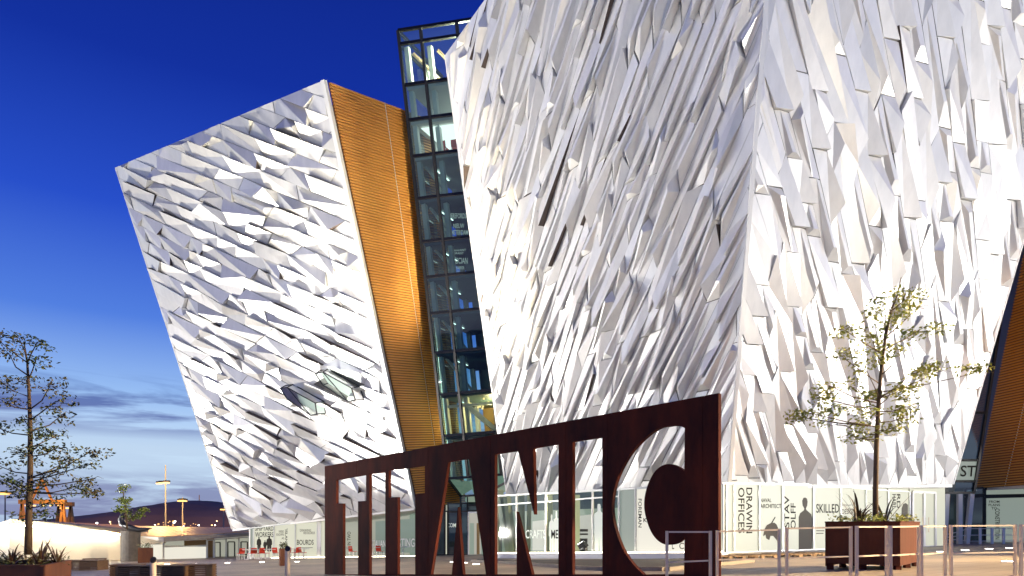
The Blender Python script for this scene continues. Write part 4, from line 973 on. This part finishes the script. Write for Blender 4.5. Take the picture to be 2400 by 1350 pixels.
bollard(674, 1280, 20, .075, 'stainless steel bollard with slanted dark cap before the shipyard windows')
bollard(359, 1305, 16, .068, 'stainless steel bollard with slanted dark cap in front of the slatted benches')

# ------------------------------------------------------------------ cafe chairs and tables outside the left wing
def chair_proto():
    t = empty('cafe_chair', (0, 0, 0), 'x', 'chair', 'cafe chairs on the terrace')
    m_ = MB(); m_.box((0, 0, .45), (.42, .42, .03)); m_.build('seat', 'red_plastic', t)
    m_ = MB(); m_.quadstrip([(-.21, .2, .47), (-.22, .25, .64), (-.21, .28, .84)], [(.21, .2, .47), (.22, .25, .64), (.21, .28, .84)]); m_.quadstrip([(-.21, .22, .47), (-.22, .27, .64), (-.21, .30, .84)], [(.21, .22, .47), (.22, .27, .64), (.21, .30, .84)]); m_.build('backrest', 'red_plastic', t)
    for x in (-.18, .18):
        for y in (-.18, .18): m_ = MB(); m_.bar((x * 1.1, y * 1.1, 0), (x, y, .44), .03); m_.build('leg', 'white_plastic', t)
    return t
ch = chair_proto()
tb_ = empty('cafe_table', (0, 0, 0), 'x', 'table', 'cafe tables on the terrace')
m_ = MB(); m_.box((0, 0, .73), (.8, .8, .03)); m_.build('table_top', 'white_plastic', tb_)
m_ = MB(); m_.tube([(0, 0, .02), (0, 0, .72)], .035, 8); m_.build('column', 'white_plastic', tb_); m_ = MB(); m_.tube([(0, 0, 0), (0, 0, .03)], [.26, .24], 14); m_.build('foot', 'white_plastic', tb_)
first = True
rc = random.Random(4); ix = 0
def put(proto, used, x, y, rz, label):
    o = proto if not used else copy_tree(proto); o.location = ground(x, y); o.rotation_euler = (0, 0, rz); o['label'] = label; return o
uc = ut = False
dl = (jB - jA).normalized()
for (px, nchair, lab) in ((600, 2, 'beside the pavilion end'), (624, 2, 'below the shipyard workers lettering'), (648, 2, 'below the island lettering'), (706, 2, 'below the bourds lettering'), (728, 1, 'beside the white door post'), (822, 2, 'behind the first letter T'), (886, 2, 'behind the letter I'), (955, 1, 'behind the second letter T')):
    base = U(px, 1305, *plL) + plL[1] * 1.15
    put(tb_, ut, base.x, base.y, .5, 'white cafe table with red chairs ' + lab); ut = True
    for k in range(nchair):
        q = base + dl * (.62 * (1 if k else -1)) + plL[1] * rc.uniform(-.1, .2)
        put(ch, uc, q.x, q.y, (math.pi / 2 if k else -math.pi / 2) - .55 + math.pi * 0 + rc.uniform(-.3, .3), ('red cafe chair on the entrance side of its table, ' if k else 'red cafe chair on the pavilion side of its table, ') + lab); uc = True
# chairs behind the glass of the lit storey
for k in range(3):
    o = copy_tree(ch); p = TP(.36 + .13 * k, ts[4]) - tn * .9; o.location = p + Vector((0, 0, .02)); o.rotation_euler = (0, 0, 2.6 + .3 * k); o['label'] = 'chair behind the glass of the bright storey of the leaning tower'; o['group'] = 'chairs inside the glass tower'

# ------------------------------------------------------------------ far things: hill, cranes, lamps, town lights
def ridge(name, D, prof, depth, m_):
    s = MB(); f_ = [P(x, y, D) for x, y in prof]; rows = []
    for k in range(6):
        t_ = k / 5; rows.append([Vector((p.x, D - depth * (1 - t_) * .6, -3 + (p.z + 3) * (math.sin(t_ * math.pi / 2) ** .8))) for p in f_])
    rows.append([Vector((p.x, D + depth, -3)) for p in f_])
    for a, b in zip(rows, rows[1:]): s.quadstrip(a, b)
    return s.build(name, m_, smooth=True, kind='structure')
rh = random.Random(8)
prof = [(-900, 1222), (-300, 1228), (0, 1226), (120, 1224), (170, 1219), (230, 1212), (300, 1203), (360, 1192), (400, 1183), (440, 1176), (470, 1173), (510, 1176), (560, 1184), (700, 1180), (1000, 1190), (1600, 1200), (2400, 1205), (3200, 1215)]
pf = []
for p, q in zip(prof, prof[1:]):
    for k in range(6): pf.append((p[0] + (q[0] - p[0]) * k / 6, p[1] + (q[1] - p[1]) * k / 6 + rh.uniform(-.7, .7)))
ridge('hill', 2600, pf, 900, 'hill')
ms = MB(); ms.bar(P(467, 1174, 2590), P(467, 1160, 2590), 2.2); ms.build('transmitter_mast', 'crane', label='thin transmitter mast on top of the dark hill', cat='mast')
def street_lamp(px, ytop, yb, D, label, heads, hot):
    b = P(px, yb, D); t = P(px, ytop, D); e = empty('street_lamp', (b.x, b.y, b.z), label, 'lamp')
    m_ = MB(); m_.tube([b - Vector((0, 0, 1.0)), t], [.0012 * D, .0008 * D], 8); m_.build('pole', 'concrete', e)
    for dx, dy in heads:
        h = P(px + dx, dy, D); k = .005 * D
        m_ = MB(); m_.box(h, (k * 1.6, k, k * .5)); m_.build('lamp_head', 'dark_metal', e); m_ = MB(); m_.box(h - Vector((0, k * .2, k * .42)), (k * 1.4, k * 1.1, k * .35)); m_.build('lamp_lens', hot, e)
        m_ = MB(); m_.bar(P(px, dy, D), h, .0015 * D); m_.build('arm', 'dark_metal', e)
    return e
street_lamp(388, 1090, 1240, 76, 'tall floodlight mast with lit heads rising behind the golden roof', [(-14, 1130), (-8, 1129), (3, 1128)], 'lamp_warm')
street_lamp(428, 1166, 1240, 82, 'shorter street lamp with glaring orange light behind the golden roof', [(0, 1170), (-4, 1171), (4, 1171)], 'lamp_far')
street_lamp(524, 1192, 1245, 150, 'slim amber street lamp just beside the edge of the silver wing', [(0, 1191)], 'lamp_far')
street_lamp(12, 1155, 1235, 130, 'lattice lamp mast with orange lights beside the yellow crane', [(-6, 1155), (-2, 1153), (3, 1155), (8, 1154)], 'lamp_far')
def crane(px0, px1, yt_, yb_, D, label, apex=None):
    c = P((px0 + px1) / 2, yb_, D); e = empty('gantry_crane', c, label, 'crane'); k = D / F
    for x in (px0, px1):
        for dx in (-7, 7):
            m_ = MB(); m_.bar(P(x + dx, yb_ + 2, D), P(x, yt_ + 4, D), 5 * k); m_.build('leg', 'crane', e)
        m_ = MB(); m_.bar(P(x - 6, yb_ - 10, D), P(x + 6, yb_ - 10, D), 4 * k); m_.build('tie', 'crane', e)
    m_ = MB(); m_.bar(P(px0 - 6, yt_, D), P(px1 + 6, yt_, D), 10 * k, 10 * k); m_.build('girder', 'crane', e)
    n = 5
    for i in range(n):
        x = px0 + (px1 - px0) * (i + .5) / n; m_ = MB(); m_.box(P(x, yt_ + 9, D), (5 * k, 3 * k, 3 * k)); m_.build('work_lamp', 'lamp_far', e)
    if apex:
        for dx in (-24, 24): m_ = MB(); m_.bar(P(apex[0] + dx, yt_ - 3, D), P(apex[0], apex[1], D), 4 * k); m_.build('jib', 'crane', e)
crane(52, 148, 1176, 1236, 420, 'yellow gantry crane with work lamps beyond the pavilion', (98, 1122))
crane(138, 166, 1182, 1236, 460, 'smaller orange gantry crane close beside the bigger yellow one')
rt = random.Random(17)
for k in range(34):
    px = rt.choice([rt.uniform(360, 470), rt.uniform(370, 420), rt.uniform(130, 520)]); py = rt.uniform(1221, 1233)
    m_ = MB(); D_ = 1500; s_ = rt.uniform(1.1, 2.6); m_.box(P(px, py, D_), (s_, s_, s_)); m_.build('town_light', 'lamp_far' if rt.random() < .75 else 'lamp_white', label='tiny glowing town light at the foot of the dark hill', cat='light', group='town lights below the hill')

# ------------------------------------------------------------------ floodlights of the plaza and added fills (masts stand outside the view)
def spot(loc, target, power, size, col, blend=.6, rad=.35):
    l_ = bpy.data.lights.new('flood', 'SPOT'); l_.energy = power; l_.spot_size = R(size); l_.spot_blend = blend; l_.color = col; l_.shadow_soft_size = rad
    o = bpy.data.objects.new('flood', l_); C.objects.link(o); o.location = loc
    o.rotation_euler = (Vector(target) - Vector(loc)).to_track_quat('-Z', 'Y').to_euler(); return o
def flood_mast(x, y, h, targets, label):
    b = ground(x, y); e = empty('flood_mast', b, label, 'lamp', 'floodlight masts round the plaza')
    m_ = MB(); m_.tube([b, b + Vector((0, 0, h))], [.12, .08], 10); m_.build('pole', 'dark_metal', e)
    for i, (tg, pw, sz_, col) in enumerate(targets):
        hp = b + Vector((0, 0, h - .1 - .5 * i)); d = (Vector(tg) - hp).normalized()
        m_ = MB(); m_.bar(hp + d * .12, hp + d * .38, .45, .35); m_.build('flood_head', 'dark_metal', e)
        ln = MB(); ln.bar(hp + d * .381, hp + d * .395, .40, .30); ln.build('flood_lens', 'lamp_white', e)
        s_ = spot(hp + d * .5, tg, pw, sz_, col); s_.parent = e; s_.location = hp + d * .5 - b
W1 = (1.0, .945, .86); W2 = (1.0, .74, .42)
flood_mast(-48, 42, 2.0, [((-16, 46, 14), 45000, 85, W1)], 'floodlight mast aimed along the zigzag panels')
flood_mast(-42, 18, 2.2, [((-16, 47, 13), 6000, 70, W1)], 'floodlight mast aimed squarely at the zigzag panels')
flood_mast(-34, 22, 1.6, [((1, 38, 16), 9000, 60, W1)], 'floodlight mast aimed at the left face of the prow')
flood_mast(50, 20, 2.5, [((18, 32, 15), 42000, 62, W1)], 'floodlight mast aimed along the right face of the prow')
flood_mast(46, 4, 3.0, [((18, 32, 15), 46000, 50, W1)], 'floodlight mast aimed squarely at the right face of the prow')
flood_mast(31, 11, 9.5, [((7, 20, .3), 105000, 56, W2)], 'tall floodlight mast aimed across the plaza paving')
flood_mast(3.6, 33.5, .5, [((-9.3, 40.5, 24), 80000, 42, (1, .84, .56)), ((-8.2, 42.5, 18), 40000, 26, (1, .86, .6))], 'low floodlight aimed at the golden louvres')
# flush lights throw light up the hulls
spot(FL[4] + Vector((0, 0, .15)), (2, 38, 26), 35000, 84, W1, 1.0, .25)
spot(FL[3] + Vector((0, 0, .15)), (4, 36, 27), 46000, 76, W1, 1.0, .25)
spot(FL[11] + Vector((0, 0, .15)), (39, 39, 13), 16000, 46, (1, .58, .25), .8, .25)
flood_mast(15, -4, .7, [((11, 32, 24), 13000, 46, (1, .90, .72))], 'low added fill light aimed high at the prow')  # this and the next are unseen fills added against bluish shade
flood_mast(-22, 4, .7, [((-19, 46, 20), 6500, 40, (1, .89, .70))], 'low added fill light aimed high at the zigzag wing')
def glow(loc, pw, col):
    l_ = bpy.data.lights.new('lamp_glow', 'POINT'); l_.energy = pw; l_.color = col; l_.shadow_soft_size = .4; o = bpy.data.objects.new('lamp_glow', l_); C.objects.link(o); o.location = loc
glow(P(370, 1134, 72), 3600, (1, .6, .22)); glow(P(425, 1176, 78), 2600, (1, .55, .18)); glow(P(110, 1160, 395), 60000, (1, .6, .2))
for k_, x_ in enumerate((-900, -620, -1200)):
    spot((x_, 1450, 30), (x_ * 1.1, 2500, 70), 7e6, 110, (1, .68, .5), 1.0, 5)
